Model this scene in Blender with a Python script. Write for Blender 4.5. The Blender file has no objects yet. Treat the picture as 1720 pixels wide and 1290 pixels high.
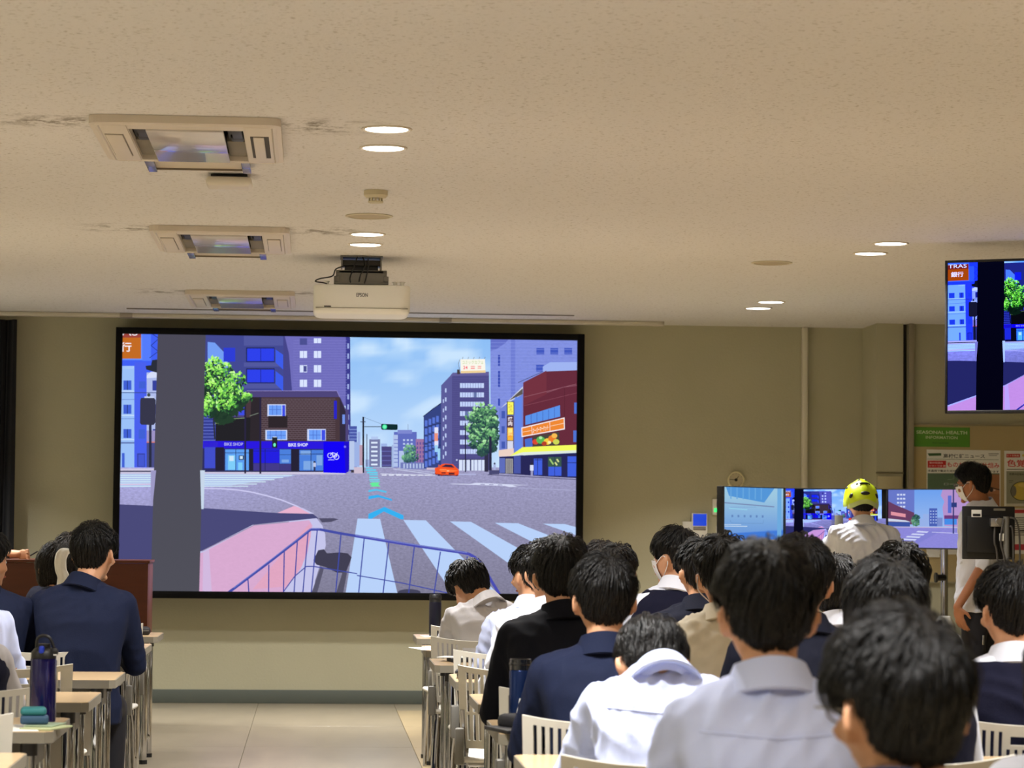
import bpy, bmesh, math, random
import numpy as np
from mathutils import Vector, Matrix, noise, Euler
PI = math.pi
random.seed(7)
COL = bpy.context.scene.collection
SC = bpy.context.scene

# ------------------------------------------------------------------ camera
F_PX, CX, CY = 4500.0, 860.0, 645.0
EYE = Vector((0, 0, 1.32))
_y = Vector((527 - CX, -(882 - CY), -F_PX)).normalized()
_z = Vector((0.0138, 1, 0)); _z = (_z - _y * _z.dot(_y)).normalized()
_x = _y.cross(_z)
ROT = Matrix((_x, _y, _z))                      # camera space -> world
cd = bpy.data.cameras.new('camera'); cam = bpy.data.objects.new('camera', cd); COL.objects.link(cam)
cam.matrix_world = Matrix.Translation(EYE) @ ROT.to_4x4()
cd.sensor_fit = 'HORIZONTAL'; cd.sensor_width = 36; cd.lens = 36 * F_PX / 1720
cd.clip_start = 0.1; cd.clip_end = 60
cd.dof.use_dof = True; cd.dof.focus_distance = 12.5; cd.dof.aperture_fstop = 7.5
SC.camera = cam

def at(px, py, Y):                              # the point at depth Y seen at a photo pixel
    r = ROT @ Vector((px - CX, -(py - CY), -F_PX)); return EYE + r * (Y / r.y)

# ------------------------------------------------------------------ world, exposure
w = bpy.data.worlds.new('room_air'); SC.world = w; w.use_nodes = True
w.node_tree.nodes['Background'].inputs[0].default_value = (0.9, 0.92, 1, 1)
w.node_tree.nodes['Background'].inputs[1].default_value = 0.02
vs = SC.view_settings
vs.view_transform = 'Standard'; vs.look = 'None'; vs.exposure = 0.0; vs.gamma = 1.0; vs.use_curve_mapping = False
LIGHT_W = 33.0
H = 2.85                                         # ceiling height
XL, XR, YB, YF = -3.2, 7.0, -3.0, 20.0
LIGHT_X = (-2.6, 0.26, 3.045)
LIGHT_Y = []
for k in range(-4, 2):
    LIGHT_Y += [14.03 + 3.75 * k, 14.55 + 3.75 * k]

# ------------------------------------------------------------------ helpers
def lin(r, g, b):
    def f(c):
        c = c / 255.0
        return c / 12.92 if c <= 0.04045 else ((c + 0.055) / 1.055) ** 2.4
    return (f(r), f(g), f(b))

_m = {}
def mat(name, col, rough=0.5, metal=0.0, spec=0.5, bump=0.0, bscale=50, mottle=0.0, mscale=8, emit=0.0,
        stretch=(1, 1, 1), sheen=0.0, trans=0.0, coat=0.0):
    if name in _m: return _m[name]
    m = bpy.data.materials.new(name); m.use_nodes = True
    n = m.node_tree.nodes; l = m.node_tree.links; b = n['Principled BSDF']
    b.inputs['Base Color'].default_value = (*col, 1); b.inputs['Roughness'].default_value = rough
    b.inputs['Metallic'].default_value = metal; b.inputs['Specular IOR Level'].default_value = spec
    b.inputs['Sheen Weight'].default_value = sheen; b.inputs['Coat Weight'].default_value = coat
    b.inputs['Transmission Weight'].default_value = trans
    if emit: b.inputs['Emission Color'].default_value = (*col, 1); b.inputs['Emission Strength'].default_value = emit
    if bump or mottle:
        tc = n.new('ShaderNodeTexCoord'); mp = n.new('ShaderNodeMapping'); mp.inputs['Scale'].default_value = stretch
        l.new(tc.outputs['Object'], mp.inputs[0])
    if bump:
        t = n.new('ShaderNodeTexNoise'); t.inputs['Scale'].default_value = bscale; t.inputs['Detail'].default_value = 3
        l.new(mp.outputs[0], t.inputs['Vector'])
        bp = n.new('ShaderNodeBump'); bp.inputs['Strength'].default_value = bump; bp.inputs['Distance'].default_value = 0.01
        l.new(t.outputs[0], bp.inputs['Height']); l.new(bp.outputs[0], b.inputs['Normal'])
    if mottle:
        t = n.new('ShaderNodeTexNoise'); t.inputs['Scale'].default_value = mscale; t.inputs['Detail'].default_value = 4
        l.new(mp.outputs[0], t.inputs['Vector'])
        mr = n.new('ShaderNodeMapRange'); mr.inputs[1].default_value = 0.3; mr.inputs[2].default_value = 0.7
        mr.inputs[3].default_value = 1 - mottle; mr.inputs[4].default_value = 1 + mottle
        l.new(t.outputs[0], mr.inputs[0])
        vm = n.new('ShaderNodeVectorMath'); vm.operation = 'SCALE'; vm.inputs[0].default_value = col
        l.new(mr.outputs[0], vm.inputs['Scale']); l.new(vm.outputs[0], b.inputs['Base Color'])
    _m[name] = m; return m

def tag(o, label=None, cat=None, group=None, kind=None):
    if label: o['label'] = label
    if cat: o['category'] = cat
    if group: o['group'] = group
    if kind: o['kind'] = kind
    return o

def link(name, me, parent=None, m=None, loc=None):
    o = bpy.data.objects.new(name, me); COL.objects.link(o)
    if m is not None: me.materials.append(m)
    if parent is not None: o.parent = parent
    if loc is not None: o.location = loc
    return o

def empty(name, loc, rz=0, label=None, cat=None, group=None):
    o = bpy.data.objects.new(name, None); COL.objects.link(o); o.location = loc; o.rotation_euler = (0, 0, rz)
    o.empty_display_size = 0.1
    return tag(o, label, cat, group)

def copy_tree(o, parent=None):
    c = o.copy(); COL.objects.link(c)
    if parent is not None: c.parent = parent
    for ch in list(o.children): copy_tree(ch, c)
    return c

class MB:
    def __init__(s): s.bm = bmesh.new()
    def box(s, x0, x1, y0, y1, z0, z1, bevel=0.0, M=None, seg=2):
        r = bmesh.ops.create_cube(s.bm, size=1)['verts']
        for v in r:
            v.co = Vector(((x0 + x1) / 2 + v.co.x * (x1 - x0), (y0 + y1) / 2 + v.co.y * (y1 - y0), (z0 + z1) / 2 + v.co.z * (z1 - z0)))
        if bevel:
            ed = list({e for v in r for e in v.link_edges})
            q = bmesh.ops.bevel(s.bm, geom=ed, offset=bevel, segments=seg, profile=0.5, affect='EDGES')
            r = list({v for f in q['faces'] for v in f.verts} | {v for v in r if v.is_valid})
        if M is not None:
            for v in r: v.co = M @ v.co
        return s
    def cyl(s, p0, p1, r0, r1=None, seg=16, caps=True):
        r1 = r0 if r1 is None else r1
        p0, p1 = Vector(p0), Vector(p1); d = p1 - p0
        q = d.to_track_quat('Z', 'Y').to_matrix().to_4x4()
        bmesh.ops.create_cone(s.bm, cap_ends=caps, segments=seg, radius1=r0, radius2=max(r1, 1e-5), depth=d.length,
                              matrix=Matrix.Translation((p0 + p1) / 2) @ q)
        return s
    def ell(s, c, rad, R=None, u=16, v=10):
        c = Vector(c); A = (R if R is not None else Matrix.Identity(3)) @ Matrix.Diagonal(rad); nv = s.bm.verts.new; nf = s.bm.faces.new
        rg = []
        for j in range(1, v):
            t = PI * j / v; z = math.cos(t); q = math.sin(t)
            rg.append([nv(c + A @ Vector((q * math.cos(2 * PI * k / u), q * math.sin(2 * PI * k / u), z))) for k in range(u)])
        a = nv(c + A @ Vector((0, 0, 1))); b = nv(c + A @ Vector((0, 0, -1)))
        for k in range(u):
            nf((a, rg[0][k], rg[0][(k + 1) % u])); nf((b, rg[-1][(k + 1) % u], rg[-1][k]))
        for r0, r1_ in zip(rg, rg[1:]):
            for k in range(u): nf((r0[k], r1_[k], r1_[(k + 1) % u], r0[(k + 1) % u]))
        return s
    def cap(s, p0, p1, r0, r1=None, seg=12):
        r1 = r0 if r1 is None else r1
        s.cyl(p0, p1, r0, r1, seg); s.ell(p0, (r0,) * 3, u=seg, v=8); s.ell(p1, (r1,) * 3, u=seg, v=8); return s
    def lathe(s, prof, c=(0, 0, 0), seg=24, M=None, cap=True):
        rings = []
        for r, z in prof:
            rings.append([s.bm.verts.new((c[0] + r * math.cos(2 * PI * k / seg), c[1] + r * math.sin(2 * PI * k / seg), c[2] + z)) for k in range(seg)])
        for a, b in zip(rings, rings[1:]):
            for k in range(seg):
                s.bm.faces.new((a[k], a[(k + 1) % seg], b[(k + 1) % seg], b[k]))
        if cap:
            s.bm.faces.new(rings[0][::-1]); s.bm.faces.new(rings[-1])
        if M is not None:
            for rg in rings:
                for v in rg: v.co = M @ v.co
        return s
    def tube(s, pts, r, seg=8, closed=False):
        pts = [Vector(p) for p in pts]; n = len(pts); rings = []
        prev = None
        for i, p in enumerate(pts):
            if closed: t = pts[(i + 1) % n] - pts[i - 1]
            else: t = pts[min(i + 1, n - 1)] - pts[max(i - 1, 0)]
            t.normalize()
            a = prev if prev is not None else (Vector((0, 0, 1)) if abs(t.z) < 0.9 else Vector((1, 0, 0)))
            a = (a - t * a.dot(t)).normalized(); prev = a; b = t.cross(a)
            rings.append([s.bm.verts.new(p + (a * math.cos(2 * PI * k / seg) + b * math.sin(2 * PI * k / seg)) * r) for k in range(seg)])
        pr = list(zip(rings, rings[1:])) + ([(rings[-1], rings[0])] if closed else [])
        for a, b in pr:
            for k in range(seg): s.bm.faces.new((a[k], a[(k + 1) % seg], b[(k + 1) % seg], b[k]))
        if not closed:
            s.bm.faces.new(rings[0][::-1]); s.bm.faces.new(rings[-1])
        return s
    def prism(s, pts, y0, y1, M=None):             # polygon in XZ, extruded along Y
        a = [s.bm.verts.new((p[0], y0, p[1])) for p in pts]; b = [s.bm.verts.new((p[0], y1, p[1])) for p in pts]
        n = len(pts)
        s.bm.faces.new(a); s.bm.faces.new(b[::-1])
        for k in range(n): s.bm.faces.new((a[k], b[k], b[(k + 1) % n], a[(k + 1) % n]))
        if M is not None:
            for v in a + b: v.co = M @ v.co
        return s
    def loft(s, secs, seg=20, p=2.4, cap=True):     # secs: (centre, half width, half depth)
        rings = []
        for c, hw, hd in secs:
            rg = []
            for k in range(seg):
                a = 2 * PI * k / seg; ca, sa = math.cos(a), math.sin(a)
                rg.append(s.bm.verts.new((c[0] + hw * math.copysign(abs(ca) ** (2 / p), ca), c[1] + hd * math.copysign(abs(sa) ** (2 / p), sa), c[2])))
            rings.append(rg)
        for a, b in zip(rings, rings[1:]):
            for k in range(seg): s.bm.faces.new((a[k], a[(k + 1) % seg], b[(k + 1) % seg], b[k]))
        if cap: s.bm.faces.new(rings[0][::-1]); s.bm.faces.new(rings[-1])
        return s
    def mesh(s, name, smooth=True, recalc=True):
        if recalc: bmesh.ops.recalc_face_normals(s.bm, faces=s.bm.faces)
        me = bpy.data.meshes.new(name); s.bm.to_mesh(me); s.bm.free()
        if smooth:
            me.shade_smooth()
            try: me.set_sharp_from_angle(angle=math.radians(38))
            except Exception: pass
        return me
    def build(s, name, m, parent=None, smooth=True, loc=None):
        return link(name, s.mesh(name, smooth), parent, m, loc)

def text_mesh(body, bold=False):
    cu = bpy.data.curves.new('lettering', 'FONT'); cu.body = body; cu.resolution_u = 3
    if bold: cu.offset = 0.018
    o = bpy.data.objects.new('lettering', cu); COL.objects.link(o)
    dg = bpy.context.evaluated_depsgraph_get()
    me = bpy.data.meshes.new_from_object(o.evaluated_get(dg))
    vs_ = [(v.co.x, v.co.y) for v in me.vertices]; fs = [tuple(p.vertices) for p in me.polygons]
    bpy.data.objects.remove(o); bpy.data.curves.remove(cu); bpy.data.meshes.remove(me)
    if not vs_: return [], []
    x0 = min(v[0] for v in vs_); x1 = max(v[0] for v in vs_); y0 = min(v[1] for v in vs_); y1 = max(v[1] for v in vs_)
    w_ = max(x1 - x0, 1e-6); h_ = max(y1 - y0, 1e-6)
    return [((v[0] - x0) / w_, (v[1] - y0) / h_) for v in vs_], fs     # unit box

# materials
M_WALL = mat('wall_paint', lin(180, 176, 150), 0.75, spec=0.2, bump=0.15, bscale=60, mottle=0.03, mscale=1.5)
M_WHITE = mat('white_plastic', lin(226, 224, 214), 0.4)
M_CHAIR = mat('white_chair_plastic', lin(222, 219, 208), 0.4)
M_BLACK = mat('black_plastic', lin(18, 18, 20), 0.45)
M_CHROME = mat('chrome', (0.55, 0.55, 0.57), 0.07, metal=1.0)
M_STEEL = mat('brushed_steel', (0.45, 0.45, 0.46), 0.35, metal=1.0)
M_GREY = mat('grey_metal', lin(120, 118, 112), 0.5, metal=0.3)
M_PAPER = mat('white_paper', lin(235, 235, 230), 0.8)
M_SKIN = mat('skin', lin(214, 160, 124), 0.5, spec=0.35, mottle=0.05, mscale=20)
M_SKIN2 = mat('tanned_skin', lin(170, 112, 78), 0.5, spec=0.35, mottle=0.05, mscale=20)

# ------------------------------------------------------------------ setting
def quad_sheet(name, xs, ys, z, skip, m, up):
    bm = bmesh.new()
    for i in range(len(xs) - 1):
        for j in range(len(ys) - 1):
            cx_, cy_ = (xs[i] + xs[i + 1]) / 2, (ys[j] + ys[j + 1]) / 2
            if skip(cx_, cy_): continue
            vs_ = [bm.verts.new((x, y, z)) for x, y in ((xs[i], ys[j]), (xs[i + 1], ys[j]), (xs[i + 1], ys[j + 1]), (xs[i], ys[j + 1]))]
            bm.faces.new(vs_ if up else vs_[::-1])
    bmesh.ops.remove_doubles(bm, verts=bm.verts, dist=1e-5)
    me = bpy.data.meshes.new(name); bm.to_mesh(me); bm.free()
    return tag(link(name, me, None, m), kind='structure')

# ceiling material: rock-wool texture with specks and the dust smears round the cassettes
mc = bpy.data.materials.new('ceiling_texture'); mc.use_nodes = True
n = mc.node_tree.nodes; l = mc.node_tree.links; b = n['Principled BSDF']; b.inputs['Roughness'].default_value = 0.9
b.inputs['Specular IOR Level'].default_value = 0.1
tc = n.new('ShaderNodeTexCoord')
t1 = n.new('ShaderNodeTexNoise'); t1.inputs['Scale'].default_value = 70; t1.inputs['Detail'].default_value = 5; t1.inputs['Roughness'].default_value = 0.75
l.new(tc.outputs['Object'], t1.inputs['Vector'])
bp = n.new('ShaderNodeBump'); bp.inputs['Strength'].default_value = 0.5; bp.inputs['Distance'].default_value = 0.012
l.new(t1.outputs[0], bp.inputs['Height']); l.new(bp.outputs[0], b.inputs['Normal'])
t2 = n.new('ShaderNodeTexNoise'); t2.inputs['Scale'].default_value = 55; t2.inputs['Detail'].default_value = 3; l.new(tc.outputs['Object'], t2.inputs['Vector'])
cr = n.new('ShaderNodeValToRGB'); cr.color_ramp.elements[0].position = 0.30; cr.color_ramp.elements[0].color = (*lin(198, 193, 184), 1)
cr.color_ramp.elements[1].position = 0.42; cr.color_ramp.elements[1].color = (*lin(228, 225, 222), 1)
l.new(t2.outputs[0], cr.inputs[0])
# dust smears: noise masked to bands beside each cassette
t3 = n.new('ShaderNodeTexNoise'); t3.inputs['Scale'].default_value = 9; t3.inputs['Detail'].default_value = 6; t3.inputs['Roughness'].default_value = 0.8
l.new(tc.outputs['Object'], t3.inputs['Vector'])
sx = n.new('ShaderNodeSeparateXYZ'); l.new(tc.outputs['Object'], sx.inputs[0])
last = None
def mth(op, a, b_=None, c_=None):
    q = n.new('ShaderNodeMath'); q.operation = op
    for i, v in enumerate((a, b_, c_)):
        if v is None: continue
        if isinstance(v, (int, float)): q.inputs[i].default_value = v
        else: l.new(v, q.inputs[i])
    return q.outputs[0]
ax = mth('ABSOLUTE', mth('ADD', sx.outputs[0], 0.505))
fx = mth('SUBTRACT', 1.0, mth('MULTIPLY', mth('ABSOLUTE', mth('SUBTRACT', ax, 0.5)), 3.2))
fx = mth('MAXIMUM', fx, 0.0)
for yc_ in (10.25, 13.95, 17.75):
    fy = mth('MAXIMUM', mth('SUBTRACT', 1.0, mth('MULTIPLY', mth('ABSOLUTE', mth('SUBTRACT', sx.outputs[1], yc_)), 4.0)), 0.0)
    last = fy if last is None else mth('MAXIMUM', last, fy)
msk = mth('MULTIPLY', mth('MULTIPLY', fx, last), mth('MAXIMUM', mth('MULTIPLY', mth('SUBTRACT', t3.outputs[0], 0.47), 9.0), 0.0))
msk = mth('MINIMUM', msk, 0.7)
mx = n.new('ShaderNodeMix'); mx.data_type = 'RGBA'; l.new(msk, mx.inputs['Factor']); l.new(cr.outputs[0], mx.inputs['A'])
mx.inputs['B'].default_value = (*lin(105, 92, 72), 1); l.new(mx.outputs['Result'], b.inputs['Base Color'])

AC = [(10.05, 11.12), (13.77, 14.86), (17.56, 18.62)]      # cassettes: near and far edge
AX0, AX1 = -0.865, -0.145
xs = [XL, AX0 + 0.06, AX1 - 0.06, XR]; ys = [YB]
for a_, b_ in AC: ys += [a_ + 0.06, b_ - 0.06]
ys.append(YF + 0.15)
quad_sheet('ceiling', xs, ys, H, lambda x, y: AX0 < x < AX1 and any(a_ < y < b_ for a_, b_ in AC), mc, False)

def wall(name, x0, x1, y0, y1, z0=0, z1=H, m=M_WALL):
    return tag(MB().box(x0, x1, y0, y1, z0, z1).build(name, m, smooth=False), kind='structure')
wall('wall_front', XL - 0.1, XR + 0.1, YF, YF + 0.15)
wall('wall_left', XL - 0.1, XL, YB, YF)
wall('wall_right', XR, XR + 0.1, YB, YF)
wall('wall_back', XL - 0.1, XR + 0.1, YB - 0.1, YB)
# column box and the notice-board wall on the right stand forward of the front wall
cxa, cxb = at(1472, 700, 19.49).x, at(1517, 700, 19.49).x
col = wall('wall_column', cxa, cxb, 19.49, 19.995)
wall('wall_alcove', cxb + 0.035, XR - 0.005, 19.5, 19.995)
tag(MB().box(cxb, cxb + 0.034, 19.56, 19.99, 0, H).build('trim_1', M_BLACK, smooth=False), kind='structure')     # dark gap
tag(MB().box(cxb + 0.036, cxb + 0.075, 19.455, 19.498, 0, H, 0.004).build('trim_2', mat('pale_metal', lin(150, 142, 122), 0.4)), kind='structure')
zj = at(1490, 793, 19.49).z
tag(MB().box(cxa - 0.004, cxb + 0.004, 19.482, 19.489, zj - 0.012, zj, 0.002).build('trim_3', mat('seam_shadow', lin(120, 112, 86), 0.8)), kind='structure')
pc = MB().box(cxa + 0.012, cxb - 0.012, 19.474, 19.488, 0.12, zj - 0.03, 0.005).build('column_panel', mat('panel_paint', lin(190, 181, 146), 0.6), col)
# baseboards
M_BASE = mat('rubber_base', lin(86, 92, 84), 0.55)
tag(MB().box(XL, cxa, YF - 0.012, YF - 0.001, 0.001, 0.1, 0.003).build('baseboard_front', M_BASE), kind='structure')
tag(MB().box(cxb + 0.08, XR - 0.002, 19.488, 19.499, 0.001, 0.1, 0.003).build('baseboard_alcove', M_BASE), kind='structure')
tag(MB().box(XL + 0.001, XL + 0.012, YB, YF - 0.02, 0.001, 0.1, 0.003).build('baseboard_left', M_BASE), kind='structure')
tag(MB().box(XR - 0.012, XR - 0.001, YB, 19.48, 0.001, 0.1, 0.003).build('baseboard_right', M_BASE), kind='structure')
# ceiling rails in front of the wall
tag(MB().box(XL, 2.52, 19.62, 19.72, H - 0.03, H - 0.001, 0.008).cyl((2.52, 19.67, H - 0.031), (2.52, 19.67, H - 0.001), 0.05)
    .build('trim_4', mat('rail_white', lin(205, 198, 182), 0.5)), kind='structure')
tag(MB().box(-1.35, 1.85, 19.16, 19.20, H - 0.006, H - 0.001).build('trim_5', mat('slot_grey', lin(120, 112, 98), 0.6), smooth=False), kind='structure')
for xx in (-1.43, 0.9):
    tag(MB().box(xx, xx + 0.09, 19.6, 19.74, H - 0.032, H - 0.0005, 0.003).build('trim_6', mat('rail_bracket', lin(160, 152, 138), 0.4, metal=0.4)), kind='structure')

# floor: vinyl sheets with recessed seams
fl = tag(MB().box(XL - 0.1, XR + 0.1, YB - 0.1, YF + 0.1, -0.06, -0.008).build('floor', mat('floor_seam', lin(96, 86, 72), 0.8), smooth=False), kind='structure')
def floor_mat(name, c1, c2):
    m = mat(name, c1, 0.28, spec=0.45, bump=0.12, bscale=14, mottle=0.07, mscale=5, stretch=(1, 0.35, 1)); return m
FA = floor_mat('beige_vinyl', lin(138, 128, 109), None); FB = floor_mat('tan_vinyl', lin(168, 150, 116), None)
fxs = [XL, -2.41, -1.4, -0.39, 0.61, 1.62, 2.63, 3.64, 4.65, 5.66, XR]
fys = [YB, 0.5, 4.0, 7.5, 11.0, 12.7, 14.4, 16.1, 17.75, 19.3, YF]
for i in range(len(fxs) - 1):
    for j in range(len(fys) - 1):
        mm = FA if (fxs[i] < 0.6 or j == len(fys) - 2) else FB
        g = 0.0012
        MB().box(fxs[i] + g, fxs[i + 1] - g, fys[j] + g, fys[j + 1] - g, -0.008, 0, 0.0015, seg=1).build('floor_sheet', mm, fl, smooth=False)

# downlights
M_LENS = mat('downlight_lens', (1, 0.98, 0.95), 0.5, emit=8)
ring_me = MB().lathe([(0.098, 0), (0.098, -0.004), (0.092, -0.007), (0.084, -0.004), (0.082, 0.0)], cap=False, seg=40).mesh('ring')
ring_me.materials.append(mat('downlight_ring', lin(216, 206, 188), 0.5))
lens_me = MB().cyl((0, 0, -0.004), (0, 0, 0), 0.081, seg=40).mesh('lens'); lens_me.materials.append(M_LENS)
LBL = {(1, 6): 'large lit downlight right of the nearest air conditioner, upper one of its pair',
       (1, 7): 'large lit downlight right of the nearest air conditioner, lower one of its pair',
       (1, 8): 'lit downlight above the projector, upper one of its pair',
       (1, 9): 'lit downlight above the projector, lower one of its pair',
       (1, 10): 'lit downlight hidden behind the projector, nearer to the audience', (1, 11): 'lit downlight hidden behind the projector, nearer to the front wall',
       (2, 8): 'lit downlight left of the hanging television, upper right one of its pair', (2, 9): 'lit downlight left of the hanging television, lower left one of its pair',
       (2, 10): 'lit downlight nearest the white wall conduit, upper right one of its pair', (2, 11): 'lit downlight nearest the white wall conduit, lower left one of its pair'}
SIDE = ('left side', 'aisle', 'right half', 'far right side'); ORD = ('first', 'second', 'third', 'fourth', 'fifth', 'sixth')
for i, x in enumerate(LIGHT_X):
    for j, y in enumerate(LIGHT_Y):
        lb = LBL.get((i, j), 'lit downlight over the %s, %s light of the %s pair from the back' % (SIDE[i], 'farther' if j % 2 else 'nearer', ORD[j // 2]))
        d = empty('ceiling_downlight', (x, y, H), 0, lb, 'light', 'round recessed ceiling downlights')
        link('ring', ring_me, d); link('lens', lens_me, d)
        ld = bpy.data.lights.new('lamp', 'AREA'); ld.shape = 'DISK'; ld.size = 0.15; ld.energy = LIGHT_W; ld.color = (1, 0.975, 0.95)
        ld.spread = math.radians(106)
        lo = bpy.data.objects.new('lamp', ld); COL.objects.link(lo); lo.location = (0, 0, -0.012); lo.parent = d
# ------------------------------------------------------------------ air conditioners
M_ACW = mat('ac_white', lin(214, 204, 190), 0.45)
M_GLOSS = mat('glossy_panel', lin(205, 200, 200), 0.2, spec=0.7, coat=0.5)
M_DARKIN = mat('dark_interior', lin(52, 46, 38), 0.7)
M_CLEAR = mat('bracket_screen_reflection', lin(120, 126, 165), 0.2, spec=0.7)  # clear plastic brackets; the screen's blue reflection is put into their colour
def make_ac(y0, y1, label, open_r):
    r = empty('air_conditioner', ((AX0 + AX1) / 2, (y0 + y1) / 2, H), 0, label, 'air conditioner', 'ceiling cassette air conditioners')
    W, D = (AX1 - AX0) / 2, (y1 - y0) / 2
    a0, a1, c0, c1 = -0.22, -0.155, 0.14, 0.215        # openings left and right of the glossy plate
    dn, df = -D + 0.17, D - 0.05
    zb = -0.03
    def rr_(x, y, c):
        return [(sx_ * (x - c) + c * math.cos(a), sy_ * (y - c) + c * math.sin(a)) for sx_, sy_, a_s in ((1, 1, 0), (-1, 1, PI / 2), (-1, -1, PI), (1, -1, 1.5 * PI)) for a in [a_s + PI / 2 * k / 5 for k in range(6)]]
    f = MB(); ed = []                                     # face panel: rounded outline pierced by the opening, bevelled rim
    for P in (rr_(W, D, .05), [(a0, dn), (c1, dn), (c1, df), (a0, df)]):
        vv = [f.bm.verts.new((x, y, zb)) for x, y in P]
        for k in range(len(vv)): ed.append(f.bm.edges.new((vv[k - 1], vv[k])))
    bmesh.ops.triangle_fill(f.bm, edges=ed, use_beauty=True, normal=(0, 0, -1))
    bmesh.ops.recalc_face_normals(f.bm, faces=f.bm.faces)
    g_ = bmesh.ops.extrude_face_region(f.bm, geom=list(f.bm.faces))
    for v in [e_ for e_ in g_['geom'] if isinstance(e_, bmesh.types.BMVert)]: v.co.z = -0.001
    f.build('face_panel', M_ACW, r, smooth=False)
    f = MB(); P0, P1 = rr_(W - .018, D - .018, .04), rr_(W - .030, D - .030, .034)
    va = [f.bm.verts.new((x, y, zb - .0005)) for x, y in P0]; vb = [f.bm.verts.new((x, y, zb - .006)) for x, y in P1]; vc = [f.bm.verts.new((x * .985, y * .99, zb - .0005)) for x, y in P1]
    for q0, q1 in ((va, vb), (vb, vc)):
        for k in range(len(va)): f.bm.faces.new((q0[k - 1], q0[k], q1[k], q1[k - 1]))
    f.build('rim', M_ACW, r)
    for s0, s1 in ((-W + 0.036, a0 - 0.003), (c1 + 0.003, W - 0.036)):
        MB().box(s0, s1, -D + 0.045, D - 0.05, zb - 0.006, zb + 0.002, 0.003).build('side_cover', M_ACW, r)
    for s in (-1, 1):                                     # outlet louvre in each side cover
        xc = s * 0.282 if s < 0 else 0.275
        op = 0.016 if s == open_r else 0.002
        MB().box(xc - 0.036, xc + 0.036, -D * .5, D * .62, zb - 0.0068, zb - 0.0059, 0).build('outlet_slot', M_DARKIN if op > .01 else mat('slot_shade', lin(130, 120, 106), .6), r)  # flat sheet on the cover; its dark tone paints the louvre's shadow lines
        MB().box(xc - 0.034 + op * .6, xc + 0.034 - op, -D * .5 + .003, D * .62 - .003, zb - 0.012, zb - 0.0069, 0.002).build('louvre', M_ACW, r)
    h = MB()                                              # recessed box above the ceiling
    h.box(-W + .05, W - .05, -D + .05, D - .05, 0.2, 0.22).box(-W + .05, -W + .06, -D + .05, D - .05, 0.001, 0.2)
    h.box(W - .06, W - .05, -D + .05, D - .05, 0.001, 0.2).box(-W + .05, W - .05, -D + .05, -D + .06, 0.001, 0.2).box(-W + .05, W - .05, D - .06, D - .05, 0.001, 0.2)
    h.build('housing', M_DARKIN, r, smooth=False)
    for xa in ((a0 + a1) / 2, (c0 + c1) / 2):
        MB().box(xa - .01, xa + .03, dn + .01, dn + .28, -0.02, 0.06, 0.004).box(xa - .02, xa + .034, dn + .3, dn + .4, -0.015, 0.03, 0.01).box(xa - .03, xa + .0, dn + .05, df, 0.0, 0.012, 0.002).build('fan_bracket', M_BLACK, r)
        MB().box(xa - .04, xa + .04, dn + .42, df - .01, -0.012, 0.02, 0.006).build('drain_cover', mat('inner_grey', lin(120, 112, 96), .6), r)
    MB().box(a1, c0, dn - .002, df + .002, zb - 0.008, zb + 0.004, 0.003).build('reflective_plate', M_GLOSS, r)
    p = MB().box(-0.20, 0.20, D - 0.02, D + 0.34, -0.012, -0.008, 0.001).build('deflector_sheet', mat('deflector_sheet', lin(208, 196, 172), 0.5), r)
    MB().box(-0.20, 0.20, D + 0.34, D + 0.348, -0.02, -0.004).build('deflector_edge', mat('deflector_edge', lin(120, 108, 90), 0.5), r, smooth=False)
    for s in (-1, 1):
        MB().box(s * 0.20 - 0.018, s * 0.20 + 0.018, D + 0.0, D + 0.35, -0.03, -0.013, 0.002).build('deflector_bracket', M_CLEAR, r)
make_ac(*AC[0], 'largest ceiling air conditioner, nearest to the camera at the upper left', 1)
make_ac(*AC[1], 'middle ceiling air conditioner with green reflections in its glossy plate', 0)
make_ac(*AC[2], 'smallest ceiling air conditioner, nearest the front wall left of the projector', 0)

# ------------------------------------------------------------------ small ceiling devices
d = empty('smoke_detector', (0.262, 12.2, H), 0, 'small cream smoke detector on the ceiling between the two pairs of aisle downlights', 'smoke detector')
MC = mat('cream_plastic', lin(206, 196, 164), 0.45)
MB().lathe([(0.055, -0.001), (0.055, -0.022), (0.045, -0.034), (0.03, -0.036)], seg=28).build('base', MC, d)
MB().lathe([(0.03, -0.058), (0.034, -0.056), (0.036, -0.05), (0.03, -0.048)], seg=24).build('sensor_cap', MC, d)
q = MB()
for k in range(10):
    a = 2 * PI * k / 10; q.box(-0.003, 0.003, 0.027, 0.033, -0.05, -0.035, M=Matrix.Rotation(a, 4, 'Z'))
q.build('sensor_cage', MC, d, smooth=False)
for x, y, lb in ((0.252, 13.2, 'blank round ceiling cover between the smoke detector and the downlights over the projector'),
                 (2.6, 15.16, 'blank round ceiling cover on the right half of the ceiling, left of the lit downlights')):
    d = empty('ceiling_cover', (x, y, H), 0, lb, 'ceiling cover', 'round blank ceiling covers')
    MB().lathe([(0.118, -0.001), (0.118, -0.004), (0.104, -0.007), (0.102, -0.003)], cap=False, seg=40).build('ring', MC, d)
    MB().cyl((0, 0, -0.004), (0, 0, -0.001), 0.1, seg=40).build('disc', mat('dim_cover', lin(176, 160, 122), 0.5), d)
d = empty('wireless_access_point', (-0.39, 11.75, H), 0, 'white rounded access point on a black ceiling bracket by the nearest air conditioner', 'access point')
MB().box(-0.08, 0.08, -0.05, 0.05, -0.016, -0.001, 0.003).build('bracket', M_BLACK, d)
MB().box(-0.1, 0.1, -0.09, 0.09, -0.055, -0.016, 0.018, seg=4).build('housing', mat('warm_white_plastic', lin(220, 212, 196), 0.4), d)

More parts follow.
